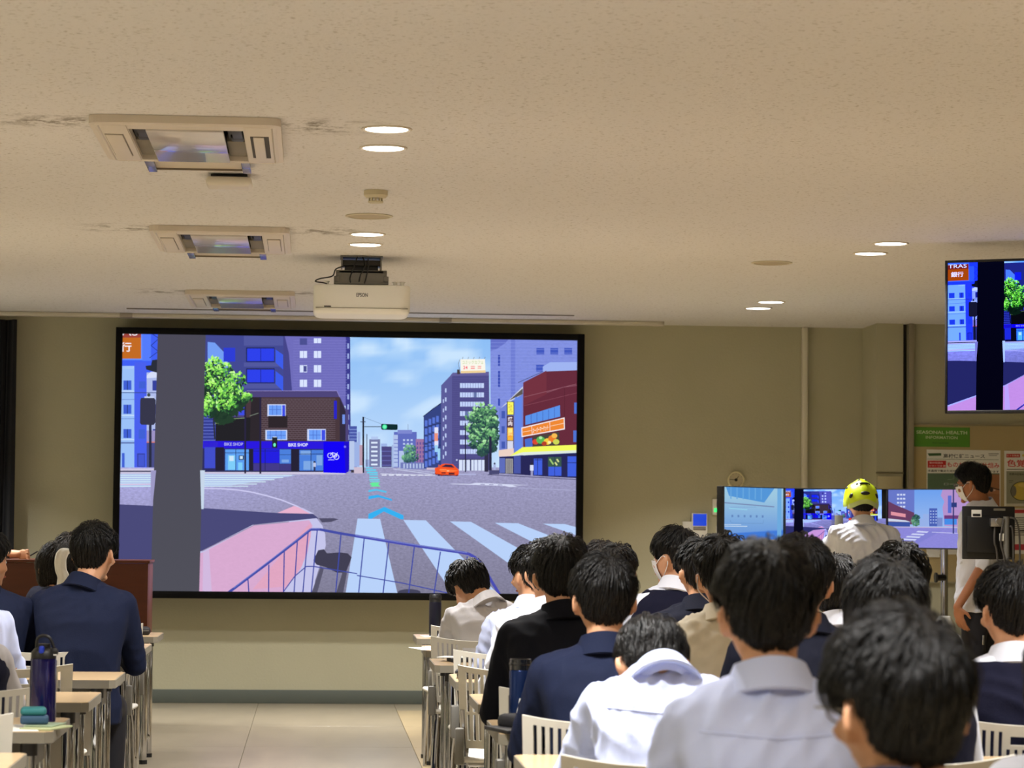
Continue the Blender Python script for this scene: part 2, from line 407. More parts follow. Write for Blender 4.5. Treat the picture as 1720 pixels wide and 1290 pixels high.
# ------------------------------------------------------------------ projector
pj = empty('projector', ((at(608, 500, 15.2)).x, 15.2, 2.52), 0, 'white ceiling projector hanging on a grey bracket in front of the screen', 'projector')
M_PJ = mat('projector_body', lin(246, 245, 238), 0.45)
b0 = MB().box(-0.275, 0.275, -0.03, 0.4, 0.0, 0.165, 0.0)
vsx = [e for e in b0.bm.edges if abs((e.verts[0].co - e.verts[1].co).z) > 0.1]
bmesh.ops.bevel(b0.bm, geom=vsx, offset=0.075, segments=8, profile=0.5, affect='EDGES')
ee = [e for e in b0.bm.edges if all(v.co.z < 1e-4 for v in e.verts)]
bmesh.ops.bevel(b0.bm, geom=ee, offset=0.03, segments=4, profile=0.5, affect='EDGES')
ee = [e for e in b0.bm.edges if all(v.co.z > 0.1649 for v in e.verts)]
bmesh.ops.bevel(b0.bm, geom=ee, offset=0.008, segments=2, profile=0.5, affect='EDGES')
b0.build('body', M_PJ, pj)
MB().box(-0.262, 0.262, -0.034, 0.39, 0.03, 0.034, 0.002).build('seam_band', mat('seam_grey', lin(150, 146, 132), 0.5), pj)
tv, tf = text_mesh('EPSON', True)
me = bpy.data.meshes.new('maker_lettering'); me.from_pydata([(-0.032 + 0.064 * u, 0, 0.022 * v) for u, v in tv], [], tf)
o = link('maker_lettering', me, pj, mat('letter_grey', lin(60, 60, 62), 0.5)); o.location = (0, -0.0315, 0.095)
MB().box(-0.215, -0.175, -0.036, -0.025, 0.036, 0.042, 0.002).build('vent_slot', M_BLACK, pj)
f = MB()
for x in (-0.2, 0.19, 0.23): f.cyl((x, 0.05, 0.16), (x, 0.05, 0.185), 0.012).cyl((x, 0.05, 0.185), (x, 0.05, 0.19), 0.018)
f.build('foot', M_PJ, pj)
f = MB().box(-0.16, 0.15, 0.0, 0.18, 0.17, 0.185, 0.003).box(-0.15, 0.14, 0.0, 0.012, 0.18, 0.25, 0.004).box(-0.13, 0.12, 0.0, 0.15, 0.235, 0.245)
f.box(-0.16, -0.13, -0.01, 0.16, 0.185, 0.215, 0.003).box(0.12, 0.15, -0.01, 0.16, 0.185, 0.215, 0.003)
f.build('mount_bracket', M_GREY, pj)
MB().box(-0.115, 0.105, -0.02, 0.14, 0.275, 0.305, 0.003).box(-0.10, 0.09, 0.03, 0.1, 0.24, 0.28).build('mount_crossbar', mat('dark_metal', lin(48, 46, 44), 0.4, metal=0.5), pj)
MB().box(-0.12, -0.112, -0.03, 0.14, 0.265, H - 2.52 - 0.001).box(0.102, 0.11, -0.03, 0.14, 0.25, H - 2.52 - 0.001).box(-0.125, 0.115, -0.04, 0.16, H - 2.52 - 0.008, H - 2.52 - 0.001)\
    .build('ceiling_plate', M_GREY, pj)
cb = MB()
def wig(pts, k=10):
    pts = [Vector(p) for p in pts]; out = []
    for i in range(len(pts) - 1):
        p0, p1, p2, p3 = pts[max(i - 1, 0)], pts[i], pts[i + 1], pts[min(i + 2, len(pts) - 1)]
        for t in [j / k for j in range(k)]:
            out.append(0.5 * ((2 * p1) + (-p0 + p2) * t + (2 * p0 - 5 * p1 + 4 * p2 - p3) * t * t + (-p0 + 3 * p1 - 3 * p2 + p3) * t ** 3))
    return out + [pts[-1]]
ZC = H - 2.52
for pts in ([(-0.03, -0.05, ZC - 0.01), (-0.05, -0.06, 0.26), (-0.07, -0.04, 0.2), (-0.06, 0.03, 0.172)], [(0.0, -0.05, ZC - 0.01), (0.015, -0.07, 0.27), (-0.01, -0.06, 0.22), (-0.02, 0.03, 0.172)],
            [(0.03, -0.05, ZC - 0.02), (0.035, -0.05, 0.28), (0.02, -0.05, 0.2), (0.01, 0.03, 0.17)], [(-0.1, -0.03, 0.27), (-0.15, -0.04, 0.25), (-0.17, -0.04, 0.21), (-0.24, -0.03, 0.195), (-0.265, -0.02, 0.18), (-0.22, 0.0, 0.175), (-0.2, 0.02, 0.17)]):
    cb.tube(wig(pts), 0.004, seg=6)
cb.build('cable', M_BLACK, pj)

# ------------------------------------------------------------------ curtain at the left
ct = empty('curtain', (-2.65, 19.8, 0), 0, 'dark navy blackout curtain hanging from the ceiling rail left of the big screen', 'curtain')
bm = MB(); nx = 90; cols = []
for i in range(nx + 1):
    x = -0.5 + i / nx * 0.965; y = 0.05 * math.sin(i * 0.55) + 0.015 * math.sin(i * 1.7) - 0.03
    cols.append([bm.bm.verts.new((x + 0.02 * math.sin(i * 0.5) * t, y * (0.7 + 0.5 * t), 2.8 - 2.76 * t)) for t in (0, 0.15, 0.4, 0.7, 1.0)])
for a_, b_ in zip(cols, cols[1:]):
    for k in range(4): bm.bm.faces.new((a_[k], b_[k], b_[k + 1], a_[k + 1]))
bmesh.ops.solidify(bm.bm, geom=list(bm.bm.faces), thickness=0.004)
bm.build('fabric', mat('navy_curtain', lin(24, 25, 34), 0.9, sheen=0.2), ct)

# ------------------------------------------------------------------ lectern
x1 = at(249, 960, 17.4).x; zt = at(200, 941, 17.4).z
lec = empty('lectern', (x1 - 0.62, 17.4, 0), 0, 'wide reddish brown wooden lectern standing in front of the big screen', 'lectern')
M_WOOD = mat('mahogany', lin(88, 42, 22), 0.42, mottle=0.12, mscale=4, stretch=(1, 1, 9), spec=0.35)
MB().box(-0.62, 0.62, -0.012, 0.012, 0.05, zt - 0.02, 0.004).build('front_panel', M_WOOD, lec)
for s in (-1, 1): MB().box(s * 0.608 - 0.012, s * 0.608 + 0.012, 0.013, 0.5, 0.0, zt - 0.02, 0.003).build('side_panel', M_WOOD, lec)
MB().box(-0.63, 0.63, -0.02, 0.52, zt - 0.019, zt, 0.005).build('top', M_WOOD, lec)
MB().box(-0.59, 0.59, 0.02, 0.48, 0.55, 0.57, 0.003).build('shelf', M_WOOD, lec)

# ------------------------------------------------------------------ wall fittings
tag(MB().box(at(1347.5, 600, 19.95).x, at(1357.5, 600, 19.95).x, 19.94, 19.999, 0.1, H - 0.001, 0.012, seg=3).build('wall_conduit', mat('conduit_white', lin(214, 208, 190), 0.45)),
    'white vertical conduit running down the front wall right of the clock', 'conduit')
p = at(1237, 806, 19.96)
d = empty('wall_clock', (p.x, 19.999, p.z), 0, 'small round cream dial clock on the front wall above the thermostat', 'clock')
RX = Matrix.Rotation(PI / 2, 4, 'X')
MB().lathe([(0.062, 0), (0.066, 0.01), (0.062, 0.028), (0.054, 0.03), (0.053, 0.02)], M=RX, seg=36, cap=False).build('bezel', mat('cream_rim', lin(226, 218, 178), 0.4), d)
MB().cyl((0, -0.018, 0), (0, -0.001, 0), 0.055, seg=36).build('dial', mat('dial_grey', lin(196, 186, 156), 0.5), d)
f = MB().cyl((0, -0.022, 0), (0, -0.018, 0), 0.012, seg=16)
for a_, ln in ((0.6, 0.035), (-1.5, 0.045)): f.box(-0.002, 0.002, -0.021, -0.019, 0, ln, M=Matrix.Rotation(a_, 4, 'Y'))
for k in range(12): f.box(-0.001, 0.001, -0.0195, -0.0175, 0.044, 0.05, M=Matrix.Rotation(k * PI / 6, 4, 'Y'))
f.build('hands', M_BLACK, d, smooth=False)
def wallbox(name, px0, px1, py0, py1, th, m, label, cat, extra=()):
    a_, b_ = at(px0, py0, 19.95), at(px1, py1, 19.95)
    d = empty(name, ((a_.x + b_.x) / 2, 19.999, b_.z), 0, label, cat); W, Hh = (b_.x - a_.x) / 2, a_.z - b_.z
    MB().box(-W, W, -th, -0.0005, 0, Hh, 0.004).build('housing', m, d)
    for nm, u0, u1, v0, v1, mm in extra:
        MB().box(-W + 2 * W * u0, -W + 2 * W * u1, -th - 0.003, -th + 0.001, Hh * v0, Hh * v1, 0.001).build(nm, mm, d)
    return d
M_LCD = mat('dark_display', lin(28, 30, 34), 0.2)
wallbox('thermostat', 1198, 1222, 838, 865, 0.02, M_WHITE, 'white thermostat with dark display and green light, left of the simulator monitors', 'thermostat',
        (('display', 0.28, 0.9, 0.5, 0.92, M_LCD), ('status_light', 0.1, 0.3, 0.18, 0.42, mat('green_led', lin(60, 255, 120), 0.5, emit=1.2))))
wallbox('intercom', 1162, 1188, 862, 915, 0.05, M_WHITE, 'white intercom with a glowing blue display on the front wall', 'intercom',
        (('display', 0.08, 0.94, 0.6, 0.98, mat('blue_display', lin(22, 60, 190), 0.3, emit=0.9)), ('button_row', 0.1, 0.9, 0.46, 0.52, mat('mark_grey', lin(120, 110, 104), 0.5)), ('button_row', 0.1, 0.9, 0.54, 0.57, mat('mark_grey', lin(120, 110, 104), 0.5))))
wallbox('junction_box', 1147, 1163, 876, 912, 0.04, M_WHITE, 'plain white box on the front wall left of the intercom', 'switch box', (('cover', 0.1, 0.9, 0.08, 0.92, M_WHITE),))
wallbox('wall_switch', 1204, 1220, 884, 906, 0.015, M_WHITE, 'white wall switch with grey keys right of the intercom', 'switch', (('key', 0.22, 0.8, 0.15, 0.78, mat('key_grey', lin(120, 116, 108), 0.5)),))
wallbox('blue_wall_sticker', 1072, 1082, 1010, 1021, 0.004, mat('blue_sticker', lin(40, 80, 190), 0.5), 'small blue square sticker on the front wall beside the big screen', 'sticker')

# ------------------------------------------------------------------ big wall screen
SX0, SX1, SZ0, SZ1, SY = -1.419, 1.936, 0.828, 2.710, 19.78
OX0, OX1, OZ0, OZ1 = -1.467, 1.989, 0.775, 2.757
big = empty('wall_screen', ((OX0 + OX1) / 2, 19.86, OZ0), 0, 'huge wall-mounted display with black frame showing a city crossing', 'display screen')
bx, bz = (OX0 + OX1) / 2, OZ0
M_FRAME = mat('screen_frame', lin(4, 4, 5), 0.5, spec=0.15)
f = MB(); ya, yb = -0.095, 0.0
f.box(OX0 - bx, SX0 - bx, ya, yb, 0, OZ1 - bz, 0.004).box(SX1 - bx, OX1 - bx, ya, yb, 0, OZ1 - bz, 0.004)
f.box(SX0 - bx - .002, SX1 - bx + .002, ya, yb, SZ1 - bz, OZ1 - bz, 0.004).box(SX0 - bx - .002, SX1 - bx + .002, ya, yb, 0, SZ0 - bz, 0.004)
f.build('frame', M_FRAME, big)
MB().box(OX0 - bx + 0.01, OX1 - bx - 0.01, -0.05, 0.135, 0.01, OZ1 - bz - 0.01).build('back_box', M_FRAME, big, smooth=False)
# ------------------------------------------------------------------ pictures shown on the displays (flat print of coloured shapes)
ms = bpy.data.materials.new('display_picture'); ms.use_nodes = True
n = ms.node_tree.nodes; l = ms.node_tree.links; n.remove(n['Principled BSDF'])
at_ = n.new('ShaderNodeVertexColor'); at_.layer_name = 'col'
tcx = n.new('ShaderNodeTexCoord'); mpx = n.new('ShaderNodeMapping'); mpx.inputs['Scale'].default_value = (1, 1, 2.5); l.new(tcx.outputs['Object'], mpx.inputs[0])
nt = n.new('ShaderNodeTexNoise'); nt.inputs['Scale'].default_value = 38; nt.inputs['Detail'].default_value = 4; nt.inputs['Roughness'].default_value = 0.8; l.new(mpx.outputs[0], nt.inputs['Vector'])
def nm_(op, a, b_):
    q = n.new('ShaderNodeMath'); q.operation = op
    for i, v in enumerate((a, b_)):
        if isinstance(v, (int, float)): q.inputs[i].default_value = v
        else: l.new(v, q.inputs[i])
    return q.outputs[0]
amp = nm_('SUBTRACT', 1.0, at_.outputs['Alpha'])
fac = nm_('ADD', 1.0, nm_('MULTIPLY', amp, nm_('MULTIPLY', nm_('SUBTRACT', nt.outputs[0], 0.5), 5.0)))
vm = n.new('ShaderNodeVectorMath'); vm.operation = 'SCALE'; l.new(at_.outputs['Color'], vm.inputs[0]); l.new(fac, vm.inputs['Scale'])
em = n.new('ShaderNodeEmission'); l.new(vm.outputs[0], em.inputs['Color']); em.inputs['Strength'].default_value = 1.0
l.new(em.outputs[0], n['Material Output'].inputs['Surface'])

def z1(x, y): return (180 + x / 4.095, 530 + y / 4.095)
def z2(x, y): return (580 + x / 4.095, 530 + y / 4.095)
def z3(x, y): return (180 + x / 4.095, 780 + y / 4.095)
def z4(x, y): return (580 + x / 4.095, 780 + y / 4.095)
def uv(p):
    q = at(p[0], p[1], SY); return ((q.x - SX0) / (SX1 - SX0), (q.z - SZ0) / (SZ1 - SZ0))
def ident(x, y): return (x, y)
class Pic:
    def __init__(s, conv=uv): s.p = []; s.lv = 0; s.conv = conv
    def up(s): s.lv += 1; return s
    def poly(s, z, pts, col, a=1.0, keep=False):
        if not keep: s.lv += 1
        cols = col if isinstance(col, list) else [col] * len(pts)
        s.p.append(([s.conv(z(*p)) for p in pts], [(*lin(*c), a) for c in cols], s.lv)); return s
    def rect(s, z, x0, y0, x1, y1, col, a=1.0, keep=False): return s.poly(z, [(x0, y0), (x1, y0), (x1, y1), (x0, y1)], col, a, keep)
    def rects(s, z, rs, col, a=1.0):
        s.lv += 1
        for r in rs: s.rect(z, *r, col, a, True)
        return s
    def line(s, z, pts, wd, col, a=1.0, keep=False):
        if not keep: s.lv += 1
        for (xa, ya), (xb, yb_) in zip(pts, pts[1:]):
            dx, dy = xb - xa, yb_ - ya; L = math.hypot(dx, dy) or 1; ox, oy = -dy / L * wd / 2, dx / L * wd / 2
            s.poly(z, [(xa + ox, ya + oy), (xb + ox, yb_ + oy), (xb - ox, yb_ - oy), (xa - ox, ya - oy)], col, a, True)
        return s
    def disc(s, z, x, y, r, col, ry=None, k=14, keep=False):
        ry = ry or r
        return s.poly(z, [(x + r * math.cos(2 * PI * i / k), y + ry * math.sin(2 * PI * i / k)) for i in range(k)], col, 1.0, keep)
    def ring(s, z, x, y, r, wd, col, k=16):
        return s.line(z, [(x + r * math.cos(2 * PI * i / k), y + r * math.sin(2 * PI * i / k)) for i in range(k + 1)], wd, col)
    def text(s, z, body, q, col, bold=False):
        # q: four corners, top-left, top-right, bottom-right, bottom-left
        vs_, fs = text_mesh(body, bold); s.lv += 1
        def f(u, v):
            tx = q[0][0] * (1 - u) + q[1][0] * u, q[0][1] * (1 - u) + q[1][1] * u
            bx_ = q[3][0] * (1 - u) + q[2][0] * u, q[3][1] * (1 - u) + q[2][1] * u
            return (bx_[0] * (1 - v) + tx[0] * v, bx_[1] * (1 - v) + tx[1] * v)
        for fc in fs: s.poly(z, [f(*vs_[i]) for i in fc], col, 1.0, True)
        return s
    def grid(s, z, x0, y0, x1, y1, nx, ny, fn, a=1.0):
        s.lv += 1
        for i in range(nx):
            for j in range(ny):
                xa, xb = x0 + (x1 - x0) * i / nx, x0 + (x1 - x0) * (i + 1) / nx; ya, yb_ = y0 + (y1 - y0) * j / ny, y0 + (y1 - y0) * (j + 1) / ny
                pp = [(xa, ya), (xb, ya), (xb, yb_), (xa, yb_)]
                s.poly(z, pp, [fn(*q) for q in pp], a, True)
        return s
    def leaves(s, z, blobs, cols, n_, size, seed=1):
        rr = random.Random(seed)
        for lev in range(4):
            s.lv += 1
            for _ in range(n_ // 4):
                bx_, by_, brx, bry = rr.choice(blobs); a = rr.random() * 2 * PI; q = math.sqrt(rr.random())
                x, y = bx_ + brx * q * math.cos(a), by_ + bry * q * math.sin(a)
                sh = (x - bx_) / brx * 0.25 + (y - by_) / bry * 0.55 + rr.uniform(-.35, .35)     # leaves low in a clump are the darker ones
                ci = min(len(cols) - 1, max(0, int((sh + 0.8) / 1.6 * len(cols)))); sz = size * rr.uniform(.5, 1.2); an = rr.random() * PI
                s.poly(z, [(x + sz * math.cos(an + k * 1.57) * (1 if k % 2 else .5), y + sz * math.sin(an + k * 1.57) * (1 if k % 2 else .5)) for k in range(4)], cols[ci], 1.0, True)
        return s
    def realise(s, parent, rect, W, Hh, y0=0.0, gain=(1, 1, 1), name='picture', step=4e-5, gam=1.0):
        u0, v0, u1, v1 = rect; verts = []; faces = []; fc = []
        def clip(P):
            for ax_, lim, sg in ((0, u0, 1), (0, u1, -1), (1, v0, 1), (1, v1, -1)):
                out = []
                for i in range(len(P)):
                    a_, b_ = P[i - 1], P[i]; da = (a_[0][ax_] - lim) * sg; db = (b_[0][ax_] - lim) * sg
                    if (da >= 0) != (db >= 0):
                        t = da / (da - db)
                        out.append((tuple(a_[0][k] + (b_[0][k] - a_[0][k]) * t for k in (0, 1)), tuple(a_[1][k] + (b_[1][k] - a_[1][k]) * t for k in range(4))))
                    if db >= 0: out.append(b_)
                P = out
                if len(P) < 3: return None
            return P
        for pts, cols, lv in s.p:
            P = clip(list(zip(pts, cols)))
            if not P: continue
            # drop doubled points and keep the winding facing the room (-Y)
            Q = [P[i] for i in range(len(P)) if abs(P[i][0][0] - P[i - 1][0][0]) + abs(P[i][0][1] - P[i - 1][0][1]) > 1e-7]
            if len(Q) < 3: continue
            ar = sum(Q[i - 1][0][0] * Q[i][0][1] - Q[i][0][0] * Q[i - 1][0][1] for i in range(len(Q)))
            if abs(ar) < 1e-9: continue
            if ar < 0: Q = Q[::-1]
            k = len(verts)
            for (u, v), c in Q:
                verts.append(((u - u0) / (u1 - u0) * W, y0 - lv * step, (v - v0) / (v1 - v0) * Hh)); fc.append((c[0] ** gam * gain[0], c[1] ** gam * gain[1], c[2] ** gam * gain[2], c[3]))
            faces.append(tuple(range(k, k + len(Q))))
        me = bpy.data.meshes.new(name); me.from_pydata(verts, [], faces)
        ca = me.color_attributes.new('col', 'FLOAT_COLOR', 'POINT'); ca.data.foreach_set('color', np.array(fc, dtype=np.float32).ravel())
        return link(name, me, parent, ms)

def city(colc, colc2):
    s = Pic()
    def skyc(x, y):
        t = min(1, max(0, (y - 560) / 220)); c = [132 + 52 * t, 180 + 30 * t, 236 + 6 * t]
        q = noise.noise(Vector((x * 0.011 + y * 0.006, y * 0.022, 3.3))) + 0.5 * noise.noise(Vector((x * 0.03, y * 0.05, 1.3)))
        k = min(1, max(0, (q + 0.12) * 2.0)) * (0.85 - 0.3 * t)
        return tuple(c[i] + ((205, 226, 246)[i] - c[i]) * k for i in range(3))
    s.grid(ident, 150, 540, 1015, 800, 60, 30, skyc)
    # far left buildings (continue beyond the left edge, where the hanging television shows more)
    s.rect(z1, -150, 0, 360, 1072, (62, 92, 236)).rect(z1, 270, 390, 420, 1060, (168, 180, 226)).poly(z1, [(270, 410), (300, 385), (420, 388), (420, 420), (270, 430)], (205, 212, 240))
    s.rect(z1, -150, 345, 185, 1060, (148, 184, 238)).rect(z1, 100, 345, 185, 365, (185, 210, 245), keep=True).rect(z1, 187, 320, 268, 1060, (70, 92, 228))
    s.rects(z1, [(-40, 515, 185, 522), (-40, 682, 185, 690), (-40, 848, 185, 856)], (190, 212, 245)).rect(z1, -40, 870, 185, 880, (90, 110, 170))
    s.rects(z1, [(110, 445, 165, 510), (110, 612, 165, 675), (110, 780, 165, 842), (-20, 445, 50, 510), (-20, 612, 50, 675), (-20, 780, 50, 842), (218, 452, 262, 500), (216, 782, 260, 846), (100, 945, 118, 1050)], (62, 92, 205))
    s.rects(z1, [(135, 445, 140, 510), (135, 612, 140, 675), (135, 780, 140, 842)], (30, 46, 110)).rects(z1, [(205, 948, 258, 1040), (310, 445, 352, 515), (312, 610, 352, 680), (312, 780, 352, 850)], (52, 62, 150))
    s.rects(z1, [(212, 955, 254, 1036)], (66, 84, 200)).rects(z1, [(270, 790, 352, 870)], (150, 140, 190)).rect(z1, 270, 866, 352, 874, (205, 120, 110)).rect(z1, 270, 874, 352, 1060, (70, 74, 130))
    s.rect(z1, -150, 60, 240, 305, (96, 138, 240)).rect(z1, -140, 135, 232, 295, (186, 102, 34)).rect(z1, -140, 90, 232, 150, (150, 66, 58))
    s.text(z1, 'TRAS', [(-20, 88), (208, 88), (208, 136), (-20, 136)], (235, 235, 245)).text(z1, '銀行', [(10, 182), (166, 182), (166, 248), (10, 248)], (238, 232, 240), True)
    s.rect(z1, 240, 120, 300, 310, (80, 118, 242)).line(z1, [(300, 120), (355, 155), (300, 205), (350, 245), (290, 290)], 5, (40, 60, 150))
    s.poly(z1, [(262, 345), (300, 340), (308, 305), (345, 300), (352, 320), (352, 395), (300, 380), (268, 370)], (40, 44, 56))
    s.line(z1, [(-150, 528), (345, 530)], 5, (58, 70, 120)).line(z1, [(-150, 582), (200, 575)], 3, (80, 100, 190)).line(z1, [(-150, 712), (200, 708)], 3, (80, 100, 190))
    s.rect(z1, 286, 745, 304, 1066, (40, 44, 66)).poly(z1, [(232, 565), (320, 565), (332, 580), (330, 735), (318, 752), (235, 750), (224, 738), (226, 580)], (52, 52, 72)).rect(z1, 255, 555, 320, 566, (190, 200, 230)).disc(z1, 285, 545, 12, (60, 70, 70))
    # ground line and road
    def road(x, y):
        t = min(1, max(0, (y - 797) / 200)); lf = min(1, max(0, (560 - x) / 300)) * (1 - t)
        return (150 - 28 * t + 16 * lf, 148 - 28 * t + 16 * lf, 186 - 42 * t + 32 * lf)
    s.grid(ident, 100, 785, 1100, 1015, 16, 14, road, a=0.74)
    s.rect(z1, -300, 1052, 1640, 1092, (196, 190, 216)).rect(z1, -300, 1066, 1500, 1076, (74, 74, 100))
    # buildings behind the tree
    s.rect(z1, 650, 100, 1260, 600, (64, 70, 140)).poly(z1, [(690, 180), (740, 185), (830, 280), (830, 360), (690, 330)], (110, 150, 235)).rects(z1, [(800, 220, 880, 315)], (44, 58, 205))
    s.rects(z1, [(940, 322, 1210, 350), (940, 468, 1210, 500), (940, 110, 1210, 205)], (78, 84, 152)).rects(z1, [(955, 218, 1152, 318), (955, 362, 1152, 464)], (34, 40, 84)).rects(z1, [(962, 225, 1148, 312), (962, 370, 1148, 458)], (44, 62, 226))
    s.rects(z1, [(1054, 225, 1058, 312), (1054, 370, 1058, 458)], (30, 36, 110))
    s.poly(z1, [(1158, 232), (1210, 268), (1210, 370), (1158, 322)], (58, 88, 226)).poly(z1, [(1158, 380), (1210, 420), (1210, 520), (1158, 470)], (58, 88, 226), keep=True)
    # purple tower
    s.rect(z1, 1212, 100, 1660, 620, (106, 104, 180), a=0.93).poly(z1, [(1642, 140), (1672, 150), (1676, 1060), (1640, 1060)], (58, 58, 138)).poly(z1, [(1212, 100), (1250, 260), (1275, 560), (1212, 560)], (66, 66, 132))
    s.rects(z1, [(1280, 170 + 18 * k, 1650, 172 + 18 * k) for k in range(22)], (124, 122, 196))
    s.rects(z1, [(1325 + d, y0, 1375 + d, y1) for d in (0, 97) for y0, y1 in ((155, 188), (242, 290), (340, 390), (440, 490), (540, 556))], (208, 218, 248))
    s.rects(z1, [(1349 + d, y0, 1352 + d, y1) for d in (0, 97) for y0, y1 in ((155, 188), (242, 290), (340, 390), (440, 490))], (130, 136, 190)).rects(z1, [(1325, 155, 1375, 200), (1352, 345, 1372, 385)], (72, 76, 140))
    s.rects(z1, [(1652, 190 + 70 * k, 1664, 225 + 70 * k) for k in range(10)], (150, 165, 220))
    # brick building
    s.poly(z1, [(960, 515), (1580, 515), (1640, 640), (1660, 650), (1660, 880), (740, 880), (740, 700)], (74, 66, 118)).poly(z1, [(940, 560), (1600, 560), (1640, 660), (1640, 870), (740, 870), (740, 740), (940, 700)], (70, 54, 60))
    s.rects(z1, [(1000, 572 + 13.5 * k, 1570, 575.2 + 13.5 * k) for k in range(21)], (104, 88, 98)).up()
    for k in range(21):
        s.rects(z1, [(1004 + 24 * i + (12 if k % 2 else 0), 575 + 13.5 * k, 1007 + 24 * i + (12 if k % 2 else 0), 585.5 + 13.5 * k) for i in range(23)], (92, 78, 88)); s.lv -= 1
    s.lv += 1
    s.poly(z1, [(1600, 560), (1640, 660), (1640, 880), (1600, 880)], (48, 42, 62)).rect(z1, 1560, 585, 1580, 710, (40, 36, 190)).rect(z1, 1618, 680, 1636, 745, (110, 140, 225), keep=True)
    s.line(z1, [(960, 517), (1580, 517), (1600, 560)], 4, (140, 130, 190)).rect(z1, 740, 700, 1000, 872, (34, 33, 38)).poly(z1, [(990, 560), (1060, 560), (1060, 870), (980, 870)], (44, 38, 44))
    s.rects(z1, [(1102, 610, 1228, 692), (1088, 786, 1238, 856), (1376, 780, 1504, 860)], (196, 206, 240)).rects(z1, [(1112, 616, 1200, 684), (1098, 792, 1230, 850), (1388, 786, 1470, 854)], (104, 152, 238)).rects(z1, [(1204, 616, 1224, 690), (1475, 786, 1500, 858), (905, 625, 948, 685)], (60, 74, 220))
    s.rects(z1, [(1108, 690, 1240, 770)], (44, 37, 42)).rects(z1, [(1135, 614, 1138, 684), (1165, 614, 1168, 684), (1112, 644, 1200, 647), (1120, 790, 1123, 852), (1160, 790, 1163, 852), (1195, 790, 1198, 852), (1098, 822, 1230, 825), (1415, 786, 1418, 855), (1440, 786, 1443, 855), (1388, 820, 1470, 823)], (60, 90, 190))
    s.rect(z1, 640, 590, 746, 880, (52, 60, 140)).rects(z1, [(650, 700 + 22 * k, 742, 706 + 22 * k) for k in range(8)], (92, 104, 190))
    # blue shop front
    s.rect(z1, 650, 905, 1660, 1072, (44, 44, 92)).poly(z1, [(640, 862), (1665, 866), (1665, 918), (640, 912)], (40, 24, 214)).rect(z1, 640, 870, 760, 905, (60, 52, 170), keep=True)
    s.text(z1, 'BIKE SHOP', [(805, 873), (934, 873), (934, 895), (805, 895)], (170, 168, 225), True).text(z1, 'BIKE SHOP', [(1246, 877), (1380, 877), (1380, 900), (1246, 900)], (225, 225, 250), True)
    s.rects(z1, [(668, 905, 742, 1050)], (62, 74, 196)).rects(z1, [(745, 905, 803, 1066), (975, 918, 1004, 1066), (1266, 918, 1320, 1070)], (36, 33, 52)).rects(z1, [(806, 920, 974, 1064)], (88, 150, 232)).rects(z1, [(830, 960, 880, 1060), (900, 1010, 930, 1062)], (120, 196, 240))
    s.rects(z1, [(1005, 918, 1185, 1014)], (34, 30, 216)).rects(z1, [(1005, 1016, 1185, 1066)], (64, 56, 132)).rects(z1, [(1186, 920, 1264, 1018), (1322, 924, 1486, 1066)], (72, 122, 212)).rects(z1, [(1200, 990, 1250, 1010), (1330, 930, 1400, 958), (1350, 1000, 1420, 1060), (1440, 960, 1480, 1030)], (120, 160, 220))
    s.rects(z1, [(806, 942, 974, 946), (882, 920, 886, 1064), (806, 918, 811, 1064), (1322, 950, 1486, 954), (1400, 924, 1404, 1066), (1186, 955, 1264, 958), (1084, 918, 1088, 1066), (1005, 930, 1185, 933)], (30, 34, 74)).rect(z1, 1186, 1020, 1264, 1066, (60, 56, 120))
    s.rects(z1, [(905, 962, 940, 992)], (40, 60, 90)).rects(z1, [(840, 965, 870, 1000), (912, 966, 932, 986)], (196, 220, 240)).disc(z1, 1426, 1008, 8, (40, 40, 60)).rect(z1, 1417, 1012, 1436, 1040, (180, 188, 220)).rect(z1, 1420, 1040, 1433, 1072, (46, 52, 90))
    s.poly(z1, [(1488, 866), (1630, 868), (1640, 1084), (1488, 1080)], (18, 4, 236)).poly(z1, [(1630, 868), (1665, 872), (1662, 1072), (1640, 1084)], (30, 16, 190))
    s.ring(z1, 1534, 962, 17, 4, (220, 220, 250)).ring(z1, 1577, 972, 17, 4, (220, 220, 250)).line(z1, [(1534, 962), (1548, 942), (1582, 952), (1557, 974), (1548, 942)], 4, (220, 220, 250)).line(z1, [(1557, 974), (1577, 972), (1583, 942)], 4, (220, 220, 250)).rect(z1, 1520, 990, 1562, 994, (200, 200, 250)).disc(z1, 1636, 902, 8, (120, 110, 240))
    # street furniture on the left
    s.rects(z1, [(943, 590, 955, 1086), (1047, 560, 1060, 1088)], (40, 36, 62)).line(z1, [(742, 746), (760, 722), (850, 710), (944, 704)], 5, (120, 140, 110)).disc(z1, 760, 735, 16, (120, 150, 90), 8).line(z1, [(980, 690), (1040, 670)], 5, (110, 120, 110))
    s.rect(z1, 1134, 835, 1170, 910, (34, 40, 50)).rect(z1, 1140, 832, 1166, 838, (200, 210, 225), keep=True).disc(z1, 1151, 889, 9, (110, 240, 190), 13)
    # tree by the column
    blobs = [(735, 340, 60, 60), (720, 430, 70, 80), (800, 380, 60, 60), (780, 480, 90, 70), (890, 440, 75, 60), (850, 520, 90, 60), (760, 570, 90, 60), (900, 560, 70, 50), (960, 565, 38, 30), (700, 640, 50, 60), (820, 620, 80, 45)]
    s.leaves(z1, [(780, 560, 120, 120), (730, 420, 70, 110), (860, 600, 80, 70), (800, 680, 70, 60)], [(30, 52, 40), (36, 60, 44)], 300, 34, 3)
    s.leaves(z1, blobs, [(196, 246, 150), (168, 240, 108), (140, 222, 84), (96, 180, 74), (52, 104, 58), (30, 56, 44), (28, 50, 42)], 1100, 15, 5)
    s.line(z1, [(740, 850), (730, 700)], 10, (44, 46, 60))
